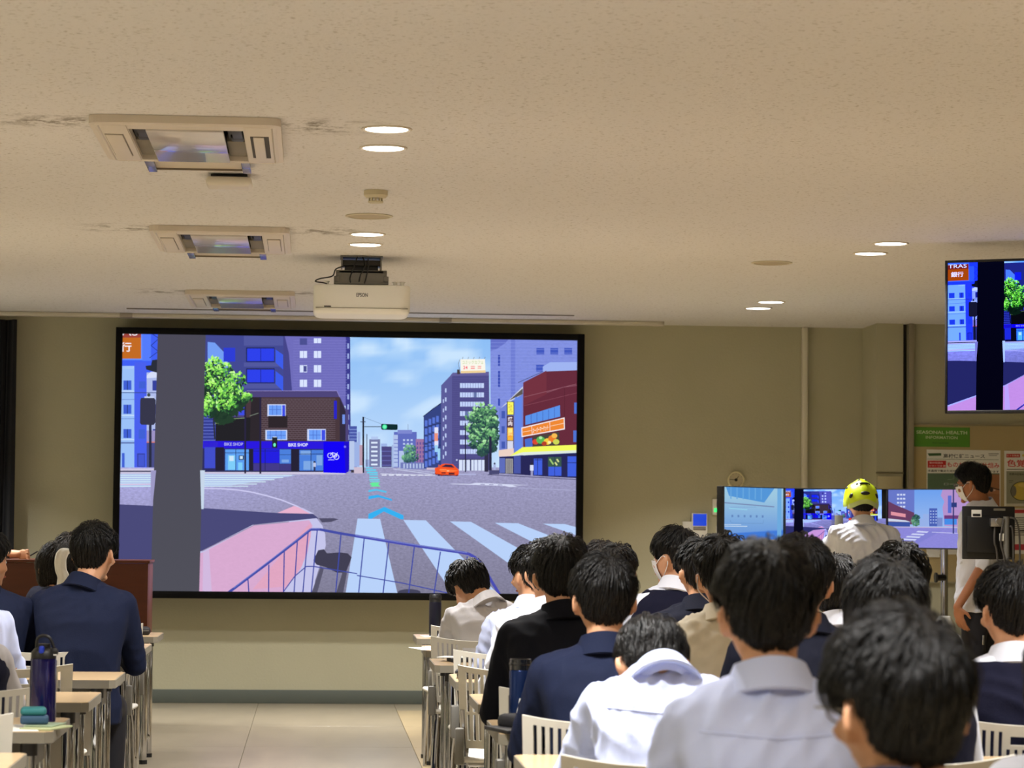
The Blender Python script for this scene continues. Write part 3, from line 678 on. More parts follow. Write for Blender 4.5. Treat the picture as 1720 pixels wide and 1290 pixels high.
    # far end of the street
    s.rects(z2, [(28, 760, 80, 1070)], (70, 84, 160)).rects(z2, [(28, 862, 62, 1060)], (176, 192, 226)).rects(z2, [(62, 870, 98, 1040), (84, 800, 104, 960)], (150, 170, 220)).rects(z2, [(28, 780 + 22 * k, 80, 786 + 22 * k) for k in range(4)], (120, 140, 205))
    s.rects(z2, [(98, 890, 118, 1030)], (180, 150, 170)).rects(z2, [(165, 850, 240, 1042)], (112, 118, 160)).rects(z2, [(178, 832, 226, 852)], (170, 190, 230)).rects(z2, [(178, 868 + 30 * k, 222, 880 + 30 * k) for k in range(6)], (212, 224, 244))
    s.rects(z2, [(246, 880, 288, 930)], (150, 172, 222)).rects(z2, [(250, 900, 320, 1042)], (72, 68, 124)).rects(z2, [(250, 930 + 32 * k, 318, 936 + 32 * k) for k in range(4)], (96, 100, 170)).rects(z2, [(322, 890, 350, 1045), (138, 990, 166, 1040)], (150, 168, 214))
    s.rects(z2, [(335, 800, 492, 1045)], (92, 104, 184)).rects(z2, [(360, 786, 460, 812)], (120, 130, 200)).rects(z2, [(398 + 26 * (k % 3), 850 + 26 * (k // 3), 412 + 26 * (k % 3), 862 + 26 * (k // 3)) for k in range(9)], (180, 196, 232)).rects(z2, [(330, 820, 362, 1040), (370, 930, 405, 1045)], (170, 186, 226)).line(z2, [(432, 786), (432, 745)], 2, (90, 90, 120))
    s.rects(z2, [(335, 850 + 26 * k, 362, 856 + 26 * k) for k in range(7)], (110, 120, 190))
    s.rects(z2, [(486, 848, 548, 1055)], (152, 112, 158)).rects(z2, [(492 + 20 * (k % 3), 870 + 30 * (k // 3), 502 + 20 * (k % 3), 888 + 30 * (k // 3)) for k in range(15)], (98, 80, 150)).rects(z2, [(380, 1010, 560, 1056)], (110, 120, 180)).rects(z2, [(400 + 22 * k, 1018, 410 + 22 * k, 1050) for k in range(7)], (176, 190, 226))
    s.leaves(z2, [(445, 930, 45, 45), (430, 980, 38, 30), (470, 970, 35, 35)], [(130, 190, 140), (92, 150, 120), (60, 104, 100), (44, 74, 86)], 260, 12, 9)
    # building row on the right side of the street
    s.poly(z2, [(540, 690), (600, 640), (660, 600), (660, 1056), (540, 1050)], (52, 66, 126)).rects(z2, [(548 + 26 * i, 720 + 56 * k - 10 * i, 566 + 26 * i, 762 + 56 * k - 10 * i) for i in range(4) for k in range(6)], (84, 112, 206)).line(z2, [(536, 694), (600, 644), (662, 600)], 5, (30, 34, 70))
    s.line(z2, [(540, 770), (660, 740)], 4, (34, 42, 88)).line(z2, [(540, 900), (660, 890)], 4, (34, 42, 88))
    s.poly(z2, [(660, 480), (735, 400), (990, 392), (996, 1064), (660, 1050)], (76, 74, 132), a=0.94).poly(z2, [(660, 480), (735, 400), (735, 1056), (660, 1050)], (88, 88, 148)).poly(z2, [(700, 440), (740, 392), (990, 385), (990, 412), (740, 414)], (96, 92, 150))
    s.rects(z2, [(738, 430 + 15 * k, 990, 432 + 15 * k) for k in range(40)], (88, 86, 146))
    s.rects(z2, [(790, y_, 955, y_ + 33) for y_ in (464, 528, 592, 657, 722, 788, 853, 918)], (186, 202, 240)).rects(z2, [(806 + 18 * i, 462, 809 + 18 * i, 952) for i in range(8)], (106, 112, 176)).rects(z2, [(885, 528, 905, 562), (826, 657, 850, 692)], (96, 110, 160))
    s.rects(z2, [(788, 497 + 65 * k, 958, 527 + 65 * k) for k in range(7)], (76, 74, 132))
    s.rects(z2, [(672, 575 + 64 * k, 680, 600 + 64 * k) for k in range(7)] + [(686, 500 + 62 * k, 697, 528 + 62 * k) for k in range(8)], (176, 190, 232))
    s.rects(z2, [(784, 990, 960, 1066)], (206, 216, 240)).rects(z2, [(806 + 26 * k, 990, 811 + 26 * k, 1066) for k in range(6)], (120, 126, 170)).rects(z2, [(784, 986, 960, 992), (860, 992, 868, 1066)], (58, 58, 100)).disc(z2, 768, 993, 6, (190, 195, 230))
    s.poly(z2, [(792, 300), (962, 298), (966, 392), (795, 396)], (238, 236, 226)).poly(z2, [(795, 380), (966, 376), (966, 392), (795, 396)], (228, 200, 150)).text(z2, 'コミックカフェ', [(806, 310), (950, 308), (950, 332), (806, 334)], (170, 196, 120)).text(z2, '24', [(812, 345), (842, 345), (842, 368), (812, 368)], (235, 90, 110), True)
    s.rects(z2, [(864, 346, 892, 352), (864, 358, 892, 366), (912, 346, 936, 352), (912, 358, 936, 364)], (235, 140, 140)).rects(z2, [(770, 370, 790, 402)], (70, 60, 60)).line(z2, [(790, 300), (778, 330), (790, 390)], 3, (110, 110, 120))
    for k in range(5): s.line(z2, [(806 + 38 * k, 298), (812 + 38 * k, 284)], 3, (110, 110, 120), keep=k > 0)
    s.rects(z2, [(614, 768, 640, 824), (614, 862, 640, 900)], (214, 216, 240)).rects(z2, [(614, 808, 638, 862)], (226, 140, 120)).rects(z2, [(616, 890, 638, 938), (636, 914, 654, 996)], (150, 200, 236))
    # tall pale tower at the right and the corner shop
    s.rect(z2, 1000, 100, 1640, 700, (122, 136, 214), a=0.9).rect(z2, 1140, 100, 1170, 640, (106, 120, 204)).poly(z2, [(1000, 100), (1180, 100), (1100, 190), (1040, 230), (1000, 240)], (96, 108, 192)).rects(z2, [(1052, 270, 1066, 345), (1052, 380, 1066, 490), (1052, 570, 1066, 620)], (54, 72, 170))
    s.rects(z2, [(1316, 222, 1370, 266), (1412, 222, 1466, 266), (1508, 222, 1562, 266), (1314, 338, 1368, 384)], (62, 84, 184)).rects(z2, [(1000, 160 + 24 * k, 1640, 162 + 24 * k) for k in range(18)], (136, 150, 222))
    s.line(z2, [(1190, 460), (1360, 385)], 4, (70, 78, 120)).poly(z2, [(1060, 640), (1225, 520), (1225, 1090), (1060, 1084)], (108, 124, 204)).rects(z2, [(1076, 656, 1100, 706), (1076, 760, 1098, 810), (1076, 866, 1100, 914)], (66, 86, 170)).poly(z2, [(1066, 640), (1224, 486), (1222, 540), (1120, 600)], (196, 202, 222)).poly(z2, [(1125, 585), (1222, 500), (1222, 540)], (90, 84, 80))
    s.rect(z2, 1168, 560, 1215, 930, (96, 130, 224)).rect(z2, 1112, 590, 1162, 684, (40, 40, 60)).rect(z2, 1118, 594, 1158, 680, (240, 236, 96)).text(z2, 'うれん'[0:2], [(1126, 606), (1150, 606), (1150, 668), (1126, 668)], (190, 130, 60))
    s.rect(z2, 1112, 688, 1160, 948, (52, 44, 60)).rect(z2, 1116, 692, 1156, 764, (90, 56, 70)).text(z2, '焼\n肉', [(1120, 696), (1152, 696), (1152, 758), (1120, 758)], (244, 236, 240), True).rect(z2, 1116, 770, 1156, 858, (238, 178, 60)).rect(z2, 1122, 776, 1150, 826, (248, 226, 130)).text(z2, '酒', [(1124, 806), (1150, 806), (1150, 836), (1124, 836)], (240, 90, 60), True).rect(z2, 1116, 862, 1156, 944, (206, 208, 228))
    s.poly(z2, [(1225, 460), (1385, 378), (1640, 374), (1640, 900), (1225, 920)], (98, 42, 58)).poly(z2, [(1360, 350), (1410, 320), (1640, 318), (1640, 374), (1360, 384)], (152, 172, 232)).poly(z2, [(1225, 460), (1385, 378), (1385, 540), (1225, 620)], (110, 48, 62))
    s.line(z2, [(1230, 560), (1590, 470)], 3, (150, 96, 110)).line(z2, [(1385, 530), (1500, 492), (1640, 474)], 4, (136, 84, 100)).line(z2, [(1230, 620), (1640, 520)], 3, (132, 72, 88)).line(z2, [(1510, 500), (1510, 700)], 3, (80, 34, 46))
    s.poly(z2, [(1240, 690), (1478, 616), (1480, 694), (1240, 752)], (86, 140, 226)).rects(z2, [(1576, 598, 1600, 674), (1570, 790, 1600, 870)], (76, 110, 200))
    for k in range(5): s.line(z2, [(1280 + 40 * k, 680 - 12 * k), (1280 + 40 * k, 745 - 10 * k)], 3, (60, 80, 160), keep=k > 0)
    s.poly(z2, [(1212, 770), (1510, 700), (1512, 782), (1214, 836)], (236, 226, 232)).poly(z2, [(1218, 776), (1504, 708), (1506, 776), (1220, 828)], (228, 130, 50)).text(z2, 'スーパーマーケット', [(1290, 776), (1398, 750), (1398, 786), (1290, 812)], (250, 240, 225), True)
    s.line(z2, [(1284, 760), (1286, 816)], 3, (240, 230, 230)).line(z2, [(1408, 732), (1410, 796)], 3, (240, 230, 230), keep=True).line(z2, [(1220, 802), (1282, 790)], 3, (244, 220, 190), keep=True).line(z2, [(1412, 760), (1506, 740)], 3, (244, 220, 190), keep=True)
    s.poly(z2, [(1236, 850), (1286, 840), (1290, 900), (1240, 908)], (70, 104, 196)).poly(z2, [(1292, 830), (1472, 800), (1476, 888), (1296, 900)], (70, 66, 60))
    for x, y, r, c in ((1310, 868, 22, (206, 70, 50)), (1345, 856, 30, (86, 176, 84)), (1392, 866, 26, (236, 196, 66)), (1425, 846, 28, (226, 120, 44)), (1452, 868, 22, (196, 206, 84)), (1370, 880, 18, (176, 60, 40)), (1440, 826, 20, (236, 180, 80)), (1345, 840, 12, (170, 220, 160)), (1406, 872, 12, (250, 230, 160))): s.disc(z2, x, y, r, c, r * .85)
    s.poly(z2, [(1056, 926), (1160, 912), (1160, 966), (1056, 970)], (226, 200, 190)).poly(z2, [(1130, 968), (1220, 905), (1640, 886), (1640, 930), (1220, 946)], (232, 240, 92)).poly(z2, [(1130, 968), (1220, 940), (1640, 924), (1640, 940), (1210, 960)], (214, 224, 214))
    s.poly(z2, [(1060, 972), (1210, 962), (1640, 942), (1640, 1120), (1340, 1104), (1060, 1084)], (38, 38, 84)).rects(z2, [(1062, 980, 1100, 1082)], (90, 104, 180)).rects(z2, [(1104, 984, 1154, 1086)], (150, 148, 150)).rects(z2, [(1112 + 10 * k, 990, 1115 + 10 * k, 1086) for k in range(4)], (76, 72, 90)).rects(z2, [(1160, 966, 1208, 1086)], (70, 82, 160))
    s.rects(z2, [(1298, 984, 1356, 1096), (1398, 1040, 1488, 1102), (1530, 968, 1590, 1106)], (62, 92, 214)).rects(z2, [(1396, 972, 1488, 1040)], (56, 84, 76)).rects(z2, [(1322, 984, 1326, 1096), (1440, 972, 1443, 1102), (1530, 1010, 1590, 1014), (1302, 990, 1352, 994)], (30, 34, 80))
    s.up()
    for k in range(12): s.disc(z2, 1410 + (k * 37) % 70, 990 + (k * 23) % 40, 6, ((150, 190, 110), (200, 210, 140))[k % 2], keep=True)
    s.disc(z2, 1284, 1020, 9, (40, 40, 60)).rect(z2, 1272, 1028, 1296, 1066, (206, 212, 240)).rect(z2, 1277, 1066, 1292, 1100, (150, 150, 190)).disc(z2, 1028, 1018, 7, (60, 60, 90)).rect(z2, 1020, 1024, 1036, 1060, (160, 170, 214))
    # tree, poles, signal on the right
    s.rect(z2, 958, 880, 986, 1074, (48, 46, 70))
    s.leaves(z2, [(930, 760, 80, 110), (960, 880, 90, 80), (1000, 740, 50, 100)], [(38, 62, 70), (46, 76, 72)], 260, 30, 11)
    s.leaves(z2, [(925, 650, 50, 50), (1000, 660, 40, 50), (890, 700, 60, 45), (960, 730, 70, 50), (1015, 740, 45, 45), (880, 780, 60, 40), (950, 820, 75, 50), (1020, 830, 40, 50), (890, 860, 55, 45), (970, 900, 70, 45), (940, 690, 80, 80)], [(176, 226, 168), (130, 192, 128), (92, 150, 100), (56, 98, 82), (38, 66, 70), (34, 56, 68)], 750, 15, 13)
    s.rects(z2, [(823, 740, 831, 1076), (990, 830, 1008, 1094)], (40, 40, 66)).rects(z2, [(118, 696, 130, 1082)], (34, 36, 50)).rects(z2, [(146, 815, 151, 1040), (104, 728, 140, 733)], (52, 56, 84)).line(z2, [(130, 764), (250, 764)], 5, (50, 60, 70)).line(z2, [(130, 700), (248, 745)], 2, (100, 120, 150))
    s.poly(z2, [(252, 744), (358, 748), (361, 756), (360, 782), (352, 787), (254, 785), (247, 777), (247, 750)], (16, 42, 46)).disc(z2, 271, 765, 17, (60, 214, 150)).disc(z2, 271, 765, 11, (110, 240, 180))
    s.rects(z2, [(60, 1042, 120, 1086), (560, 1046, 640, 1060)], (196, 180, 200)).rects(z2, [(990, 1064, 1060, 1092)], (70, 70, 110)).rects(z2, [(40, 1062, 60, 1080)], (60, 54, 64))
    # lane marks far away, orange car
    s.line(z2, [(240, 1088), (620, 1100)], 4, (210, 214, 236)).line(z2, [(330, 1055), (600, 1092)], 4, (200, 206, 232)).line(z2, [(360, 1050), (640, 1082)], 3, (190, 196, 226)).rects(z2, [(250 + 50 * k, 1094, 285 + 50 * k, 1101) for k in range(7)], (220, 224, 240)).rects(z2, [(770, 1088, 900, 1096)], (170, 174, 214))
    s.rect(z2, 636, 1088, 778, 1102, (46, 34, 60)).disc(z2, 664, 1092, 12, (130, 40, 36)).disc(z2, 765, 1094, 11, (130, 40, 36)).disc(z2, 628, 1084, 12, (120, 40, 30))
    s.poly(z2, [(616, 1050), (645, 1040), (665, 1022), (690, 1018), (740, 1022), (765, 1046), (782, 1062), (782, 1092), (755, 1098), (650, 1092), (620, 1088)], (236, 82, 36)).poly(z2, [(662, 1040), (690, 1024), (732, 1026), (752, 1046)], (60, 40, 66)).poly(z2, [(645, 1060), (700, 1056), (780, 1066), (740, 1076), (660, 1074)], (250, 116, 60))
    s.rects(z2, [(712, 1080, 752, 1094), (662, 1078, 692, 1086)], (90, 36, 40)).rects(z2, [(700, 1066, 715, 1071)], (250, 210, 170)).rects(z2, [(640, 1026, 652, 1046)], (190, 90, 80)).rects(z2, [(650, 1056, 694, 1060)], (250, 150, 90))
    s.poly(z2, [(720, 1156), (860, 1158), (900, 1150), (1270, 1167), (1150, 1168), (1190, 1178), (1130, 1180), (1100, 1172), (740, 1160)], (206, 210, 236)).rects(z2, [(930, 1158, 960, 1164), (990, 1160, 1020, 1166), (1050, 1162, 1080, 1168)], (140, 140, 180)).line(z2, [(1190, 1186), (1640, 1204)], 3, (170, 172, 208))
    s.line(z2, [(980, 1094), (1640, 1130)], 5, (80, 78, 112))
    # left crossing stripes and kerb line
    s.poly(z1, [(-300, 1090), (640, 1086), (1310, 1098), (840, 1170), (-300, 1188)], (168, 184, 226)).rects(z1, [(-300, 1096 + 15 * k, 1270 - 60 * k, 1101 + 15 * k) for k in range(6)], (206, 232, 240))
    s.line(z1, [(-300, 1166), (300, 1160)], 6, (210, 180, 214)).line(z3, [(640, 165), (780, 167), (900, 176), (1000, 192), (1100, 216), (1200, 245), (1300, 285), (1400, 336)], 9, (196, 194, 232))
    # pavement, kerb and long shadow
    s.poly(z3, [(1170, 334), (1285, 286), (1320, 296), (1410, 340)], (222, 170, 198)).poly(z3, [(1310, 292), (1345, 300), (1425, 340), (1400, 342)], (190, 188, 226))
    s.poly(z3, [(-500, 262), (90, 275), (650, 300), (1190, 336), (1415, 340), (1455, 372), (1000, 420), (650, 595), (650, 900), (-500, 900)], (70, 70, 116)).poly(z3, [(1455, 370), (1560, 370), (1592, 378), (1540, 396), (1478, 400)], (76, 74, 100))
    s.poly(z3, [(-260, 900), (650, 596), (1000, 416), (1440, 370), (1480, 420), (1500, 480), (1504, 560), (1480, 640), (1430, 800), (1420, 900)], (188, 188, 226)).poly(z3, [(-200, 900), (660, 604), (1010, 420), (1390, 384), (1412, 420), (1400, 480), (1380, 600), (1330, 720), (1200, 900)], (206, 162, 200), a=0.96)
    s.poly(z3, [(660, 604), (700, 584), (720, 900), (655, 900)], (200, 176, 214)).poly(z3, [(1250, 560), (1400, 400), (1400, 500), (1340, 700), (1230, 840), (1000, 860)], (214, 158, 186), a=0.96).line(z3, [(650, 598), (1010, 418), (1250, 396)], 6, (150, 140, 170))
    # crosswalk
    W1 = (176, 200, 240)
    s.poly(z4, [(85, 372), (240, 375), (362, 900), (0, 900)], W1).poly(z4, [(400, 382), (555, 385), (1060, 900), (745, 900)], W1, keep=True).poly(z4, [(720, 392), (865, 395), (1215, 590), (1750, 900), (1430, 900), (1110, 670)], W1, keep=True)
    s.poly(z4, [(1030, 402), (1190, 405), (1470, 515), (1650, 585), (1650, 720), (1310, 545)], W1, keep=True).poly(z4, [(1360, 408), (1510, 410), (1640, 445), (1640, 505)], W1, keep=True)
    # route arrows
    cy_ = (52, 168, 232)
    s.poly(z4, [(160, 340), (270, 292), (400, 350), (402, 378), (382, 378), (265, 324), (180, 375), (158, 374)], cy_).poly(z2, [(160, 1242), (225, 1233), (320, 1262), (322, 1275), (230, 1250), (160, 1264)], cy_).poly(z2, [(160, 1200), (215, 1192), (285, 1208), (282, 1220), (215, 1204), (160, 1214)], (84, 184, 226))
    s.poly(z2, [(165, 1160), (185, 1148), (240, 1148), (225, 1160), (242, 1176), (170, 1176), (185, 1166)], (96, 226, 150)).rects(z2, [(165, 1124, 235, 1134), (165, 1108, 225, 1118), (168, 1138, 238, 1144)], (110, 200, 222)).rects(z2, [(142, 1056, 212, 1068), (150, 1074, 222, 1086), (140, 1042, 190, 1050), (165, 1090, 224, 1100)], (96, 196, 226))
    # bicycle: rider shadow and blue wire basket
    s.poly(z3, [(1418, 660), (1452, 590), (1492, 584), (1512, 612), (1600, 606), (1655, 612), (1682, 640), (1642, 745), (1580, 745), (1500, 706), (1440, 690)], (62, 60, 80)).poly(z3, [(1470, 700), (1490, 720), (1440, 900), (1400, 900)], (84, 82, 104)).poly(z3, [(1620, 740), (1650, 745), (1620, 900), (1570, 900)], (80, 78, 98))
    s.disc(z4, 440, 880, 80, (66, 66, 90), 22)
    bl = (62, 72, 158)
    s.line(z3, [(1195, 900), (1290, 770), (1370, 702), (1420, 702), (1720, 752)], 7, bl).line(z4, [(80, 764), (400, 818), (700, 884)], 7, bl, keep=True)
    tops = [(z3, 968, 790, 976), (z3, 1112, 690, 1110), (z3, 1218, 600, 1212), (z3, 1308, 530, 1284), (z3, 1382, 470, 1344), (z3, 1445, 450, 1402), (z3, 1608, 484, 1570), (z4, 130, 510, 90), (z4, 300, 540, 258), (z4, 475, 568, 434), (z4, 655, 600, 608), (z4, 840, 632, 800)]
    for zz, x, y, xb in tops: s.line(zz, [(x, y), (xb, 905)], 8, bl, keep=True)
    s.line(z3, [(800, 905), (870, 856), (1110, 676), (1300, 528), (1400, 448), (1460, 447), (1600, 474), (1720, 494)], 18, (66, 74, 160)).line(z4, [(70, 492), (500, 562), (800, 606), (850, 616), (900, 644), (945, 700), (1065, 900)], 20, (70, 74, 170))
    s.line(z3, [(870, 850), (1300, 522), (1400, 442), (1460, 442)], 5, (110, 120, 200)).line(z4, [(70, 488), (500, 556), (840, 608)], 5, (120, 130, 200), keep=True)
    # the broad column standing close in front of everything
    s.poly(ident, [(265.5, 540), (346, 540), (334, 1015), (252, 1015)], [colc, colc, colc2, colc2]).poly(ident, [(253, 790), (262, 790), (256, 850), (253, 850)], (150, 146, 190)).poly(ident, [(336, 790), (344, 790), (342, 855), (338, 855)], (190, 205, 225))
    return s
pic = city((72, 70, 84), (76, 76, 86))
rb = (0, 0, 1, 1)
pic.realise(big, rb, SX1 - SX0, SZ1 - SZ0, gain=(1.12, 1.12, 1.1), name='picture').location = (SX0 - bx, -0.052, SZ0 - bz)

# ------------------------------------------------------------------ hanging television on the right
tvw, tvh = 1.42, 0.80
yaw = math.radians(-27)
a_ = at(1585.5, 566, 14.0)
ptop, pbot = at(1585, 438, 14.0), at(1591, 695, 14.0)
tvh = ptop.z - pbot.z; tvw = tvh * 16 / 9
tvd = empty('hanging_television', ((ptop.x + pbot.x) / 2, 14.0, pbot.z), yaw, 'large black framed television hanging from the ceiling at the right edge', 'television')
e = 0.013
f = MB().box(0, tvw, 0.004, 0.06, 0, tvh, 0.004)
f.build('back_box', M_BLACK, tvd)
f = MB().box(0, e, -0.014, 0.004, 0, tvh, 0.002).box(tvw - e, tvw, -0.014, 0.004, 0, tvh, 0.002).box(e, tvw - e, -0.014, 0.004, tvh - e, tvh, 0.002).box(e, tvw - e, -0.014, 0.004, 0, e * 1.3, 0.002)
f.build('bezel', M_BLACK, tvd)
MB().cyl((tvw / 2, 0.1, tvh / 2), (tvw / 2, 0.1, H - pbot.z - 0.001), 0.03).box(tvw / 2 - .2, tvw / 2 + .2, 0.061, 0.1, tvh * .3, tvh * .7, 0.004).build('ceiling_pole', M_GREY, tvd)
def uvp(x, y): return uv((x, y))
c_a, c_b = uvp(174, 547), uvp(1020, 1006)
pic2 = city((26, 26, 48), (24, 22, 40))
pic2.realise(tvd, (c_a[0], c_b[1], c_a[0] + (tvw / tvh) * (c_a[1] - c_b[1]) * (SZ1 - SZ0) / (SX1 - SX0), c_a[1]), tvw - 2 * e, tvh - 2.3 * e, gain=(1.15, 1.3, 1.9), gam=1.5, step=2e-5).location = (e, 0.003, e * 1.3)

# ------------------------------------------------------------------ simulator: three monitors on a stand
YS = 18.45
cl, cr_ = at(1318, 870, YS), at(1489.5, 870, YS)
zt_, zb_ = at(1400, 820.3, YS).z, at(1400, 920.5, YS).z
sw, sh = cr_.x - cl.x, zt_ - zb_
sim = empty('simulator_monitor_stand', ((cl.x + cr_.x) / 2, YS, 0), 0, 'silver wheeled stand carrying the three side by side simulator monitors', 'monitor stand')
def monitor(name, loc, rz, label, picobj, rect, gain, wd=sw, gam=1.0):
    d = empty(name, loc, rz, label, 'monitor', 'three simulator monitors side by side')
    MB().box(0, wd, 0.004, 0.05, 0, sh, 0.004).build('back_box', M_BLACK, d)
    b_ = 0.006
    MB().box(0, b_, -0.012, 0.004, 0, sh, 0.001).box(wd - b_, wd, -0.012, 0.004, 0, sh, 0.001).box(0, wd, -0.012, 0.004, sh - b_, sh, 0.001).box(0, wd, -0.012, 0.004, 0, b_ * 1.6, 0.001).build('bezel', M_BLACK, d)
    picobj.realise(d, rect, wd - 2 * b_, sh - 2.6 * b_, gain=gain, step=1.5e-5, gam=gam).location = (b_, 0.003, b_ * 1.6)
    return d
c0 = uvp(190, 532); c1_ = uvp(1048, 1025)
monitor('simulator_monitor', (cl.x, YS, zb_), 0, 'middle simulator monitor behind the yellow-helmeted rider', pic2, (c0[0], c1_[1], c1_[0], c0[1]), (1.1, 1.15, 1.5), gam=1.3)
side = Pic(ident_uv := (lambda p: p))
def skyl(x, y): t = y; return (150 - 60 * (1 - t), 190 - 70 * (1 - t), 228 - 4 * (1 - t))
side.grid(ident, 0, 0, 1, 1, 4, 12, lambda x, y: tuple(a + (b_ - a) * min(1, max(0, y * 1.15)) for a, b_ in zip((92, 138, 216), (158, 200, 224))))
side.poly(ident, [(0.05, 1), (0.85, 1), (0.68, 0.75), (0.1, 0.85)], (84, 150, 216)).rects(ident, [(0.12 + .1 * k, 0.8, 0.14 + .1 * k, 1) for k in range(6)], (104, 166, 222)).line(ident, [(0, 0.735), (0.85, 0.68)], 0.02, (120, 140, 180))
side.line(ident, [(0.1, 0.64), (0.4, 0.62)], 0.012, (150, 214, 236)).rects(ident, [(0.14 + .1 * k, 0.49, 0.17 + .1 * k, 0.53) for k in range(6)], (100, 136, 190)).line(ident, [(0.12, 0.44), (0.14, 0.39), (0.66, 0.39), (0.67, 0.45)], 0.008, (110, 150, 200)).line(ident, [(0.12, 0.66), (0.55, 0.67)], 0.008, (120, 160, 205))
side.rects(ident, [(0.0, 0.33, 0.4, 0.345), (0.0, 0.36, 0.3, 0.37)], (196, 218, 240)).poly(ident, [(0, 0.21), (1, 0.29), (1, 0), (0, 0)], (66, 122, 214)).poly(ident, [(0, 0.21), (1, 0.29), (1, 0.27), (0, 0.2)], (90, 140, 220)).rects(ident, [(0.9, 0.0, 0.97, 1.0)], (110, 170, 222)).poly(ident, [(0, .1), (.5, .12), (.5, 0), (0, 0)], (84, 134, 216))
ang = math.radians(45)
monitor('simulator_monitor', (cl.x - 0.005 - sw * math.cos(ang), YS - sw * math.sin(ang), zb_), ang, 'left simulator monitor showing a washed-out pale blue picture', side, (0, 0, 1, 1), (1, 1, 1))
# right picture: continuation of the crossing
rt = Pic(lambda p: p)
rt.grid(ident, 0, 0, 1, 1, 10, 10, lambda x, y: (110 + 70 * (1 - y), 160 + 40 * (1 - y), 232))
rt.rects(ident, [(0.0, 0.42, 0.3, 1.0)], (104, 120, 196)).rects(ident, [(0.1 + .035 * (k % 3), 0.62 + .07 * (k // 3), 0.125 + .035 * (k % 3), 0.65 + .07 * (k // 3)) for k in range(15)], (206, 216, 240)).poly(ident, [(0, 0.8), (0.08, 0.74), (0.3, 0.6), (0.3, 0.4), (0, 0.4)], (104, 62, 96))
rt.poly(ident, [(0.03, 0.62), (0.2, 0.58), (0.2, 0.52), (0.03, 0.56)], (226, 150, 160)).poly(ident, [(0, 0.5), (0.2, 0.47), (0.26, 0.44), (0, 0.45)], (206, 214, 230)).rects(ident, [(0, 0.35, 0.25, 0.44)], (60, 84, 160))
rt.leaves(ident, [(0.32, 0.47, 0.05, 0.1)], [(110, 170, 130), (60, 110, 90), (40, 76, 80)], 160, 0.02, 4)
rt.rects(ident, [(0.36, 0.37, 0.46, 0.5), (0.4, 0.45, 0.48, 0.58)], (150, 176, 226)).rects(ident, [(0.47, 0.37, 0.56, 0.68)], (74, 96, 176)).rects(ident, [(0.48 + .03 * (k % 3), 0.42 + .05 * (k // 3), 0.495 + .03 * (k % 3), 0.44 + .05 * (k // 3)) for k in range(15)], (170, 190, 232)).rects(ident, [(0.56, 0.37, 0.62, 0.52)], (120, 140, 200))
rt.poly(ident, [(0.62, 1), (0.6, 0.9), (0.64, 0.8), (0.62, 0.7), (0.64, 0.38), (1, 0.34), (1, 1)], (180, 146, 200)).rects(ident, [(0.64, 0.4, 0.78, 0.5), (0.8, 0.38, 1, 0.5)], (70, 140, 226)).rects(ident, [(0.64, 0.5, 1.0, 0.56)], (110, 60, 120)).rects(ident, [(0.68, 0.6, 0.72, 0.9), (0.88, 0.62, 0.92, 0.7)], (90, 110, 200))
rt.grid(ident, 0, 0, 1, 0.36, 4, 4, lambda x, y: (140, 136, 212), a=0.93).rects(ident, [(0, .345, 1, .36)], (196, 186, 214)).poly(ident, [(0.0, 0.05), (0.5, 0.3), (0.62, 0.3), (0.3, 0.04)], (130, 130, 206))
for k in range(6): rt.poly(ident, [(0.02 + .06 * k, 0.04 + .045 * k), (0.22 + .045 * k, 0.03 + .045 * k), (0.24 + .045 * k, 0.055 + .045 * k), (0.04 + .06 * k, 0.065 + .045 * k)], (206, 212, 240))
rt.line(ident, [(0.5, 0.27), (1, 0.24)], 0.01, (200, 200, 236)).rects(ident, [(0.735, 0.25, 0.75, 1.0)], (50, 56, 110)).rects(ident, [(0.72, 0.7, 0.78, 0.78)], (46, 60, 120))
monitor('simulator_monitor', (cr_.x + 0.004, YS, zb_), -ang, 'right simulator monitor partly hidden by the standing man', rt, (0, 0, 1, 1), (1, 1, 1.05))
# stand
px_ = at(1586, 980, YS - 0.12)
f = MB()
hx = px_.x - (cl.x + cr_.x) / 2
for s in (-1, 1):
    f = MB().cyl((s * hx, -0.12, 0.09), (s * hx, -0.12, zb_ + sh * .6), 0.026, seg=20); f.build('pole', M_CHROME, sim)
    MB().box(s * hx - 0.035, s * hx + 0.035, -0.5, 0.3, 0.06, 0.1, 0.008).build('foot', M_STEEL, sim)
    for yy in (-0.46, 0.26):
        MB().cyl((s * hx - 0.012, yy, 0.03), (s * hx + 0.012, yy, 0.03), 0.03, seg=18).build('wheel', M_BLACK, sim)
    q = MB().cyl((s * hx - 0.07, -0.16, 1.0), (s * hx, -0.14, 1.0), 0.022).cyl((s * hx - 0.075, -0.16, 1.0), (s * hx - 0.06, -0.16, 1.0), 0.035); q.build('clamp_knob', M_BLACK, sim)
MB().box(-hx, hx, -0.13, -0.1, 1.22, 1.25, 0.003).box(-sw / 2 - .2, sw / 2 + .2, 0.052, 0.075, zb_ + sh * .45, zb_ + sh * .55, 0.003).box(-0.03, 0.03, -0.11, 0.075, 1.2, zb_ + sh * .55, 0.003).build('crossbar', M_STEEL, sim)

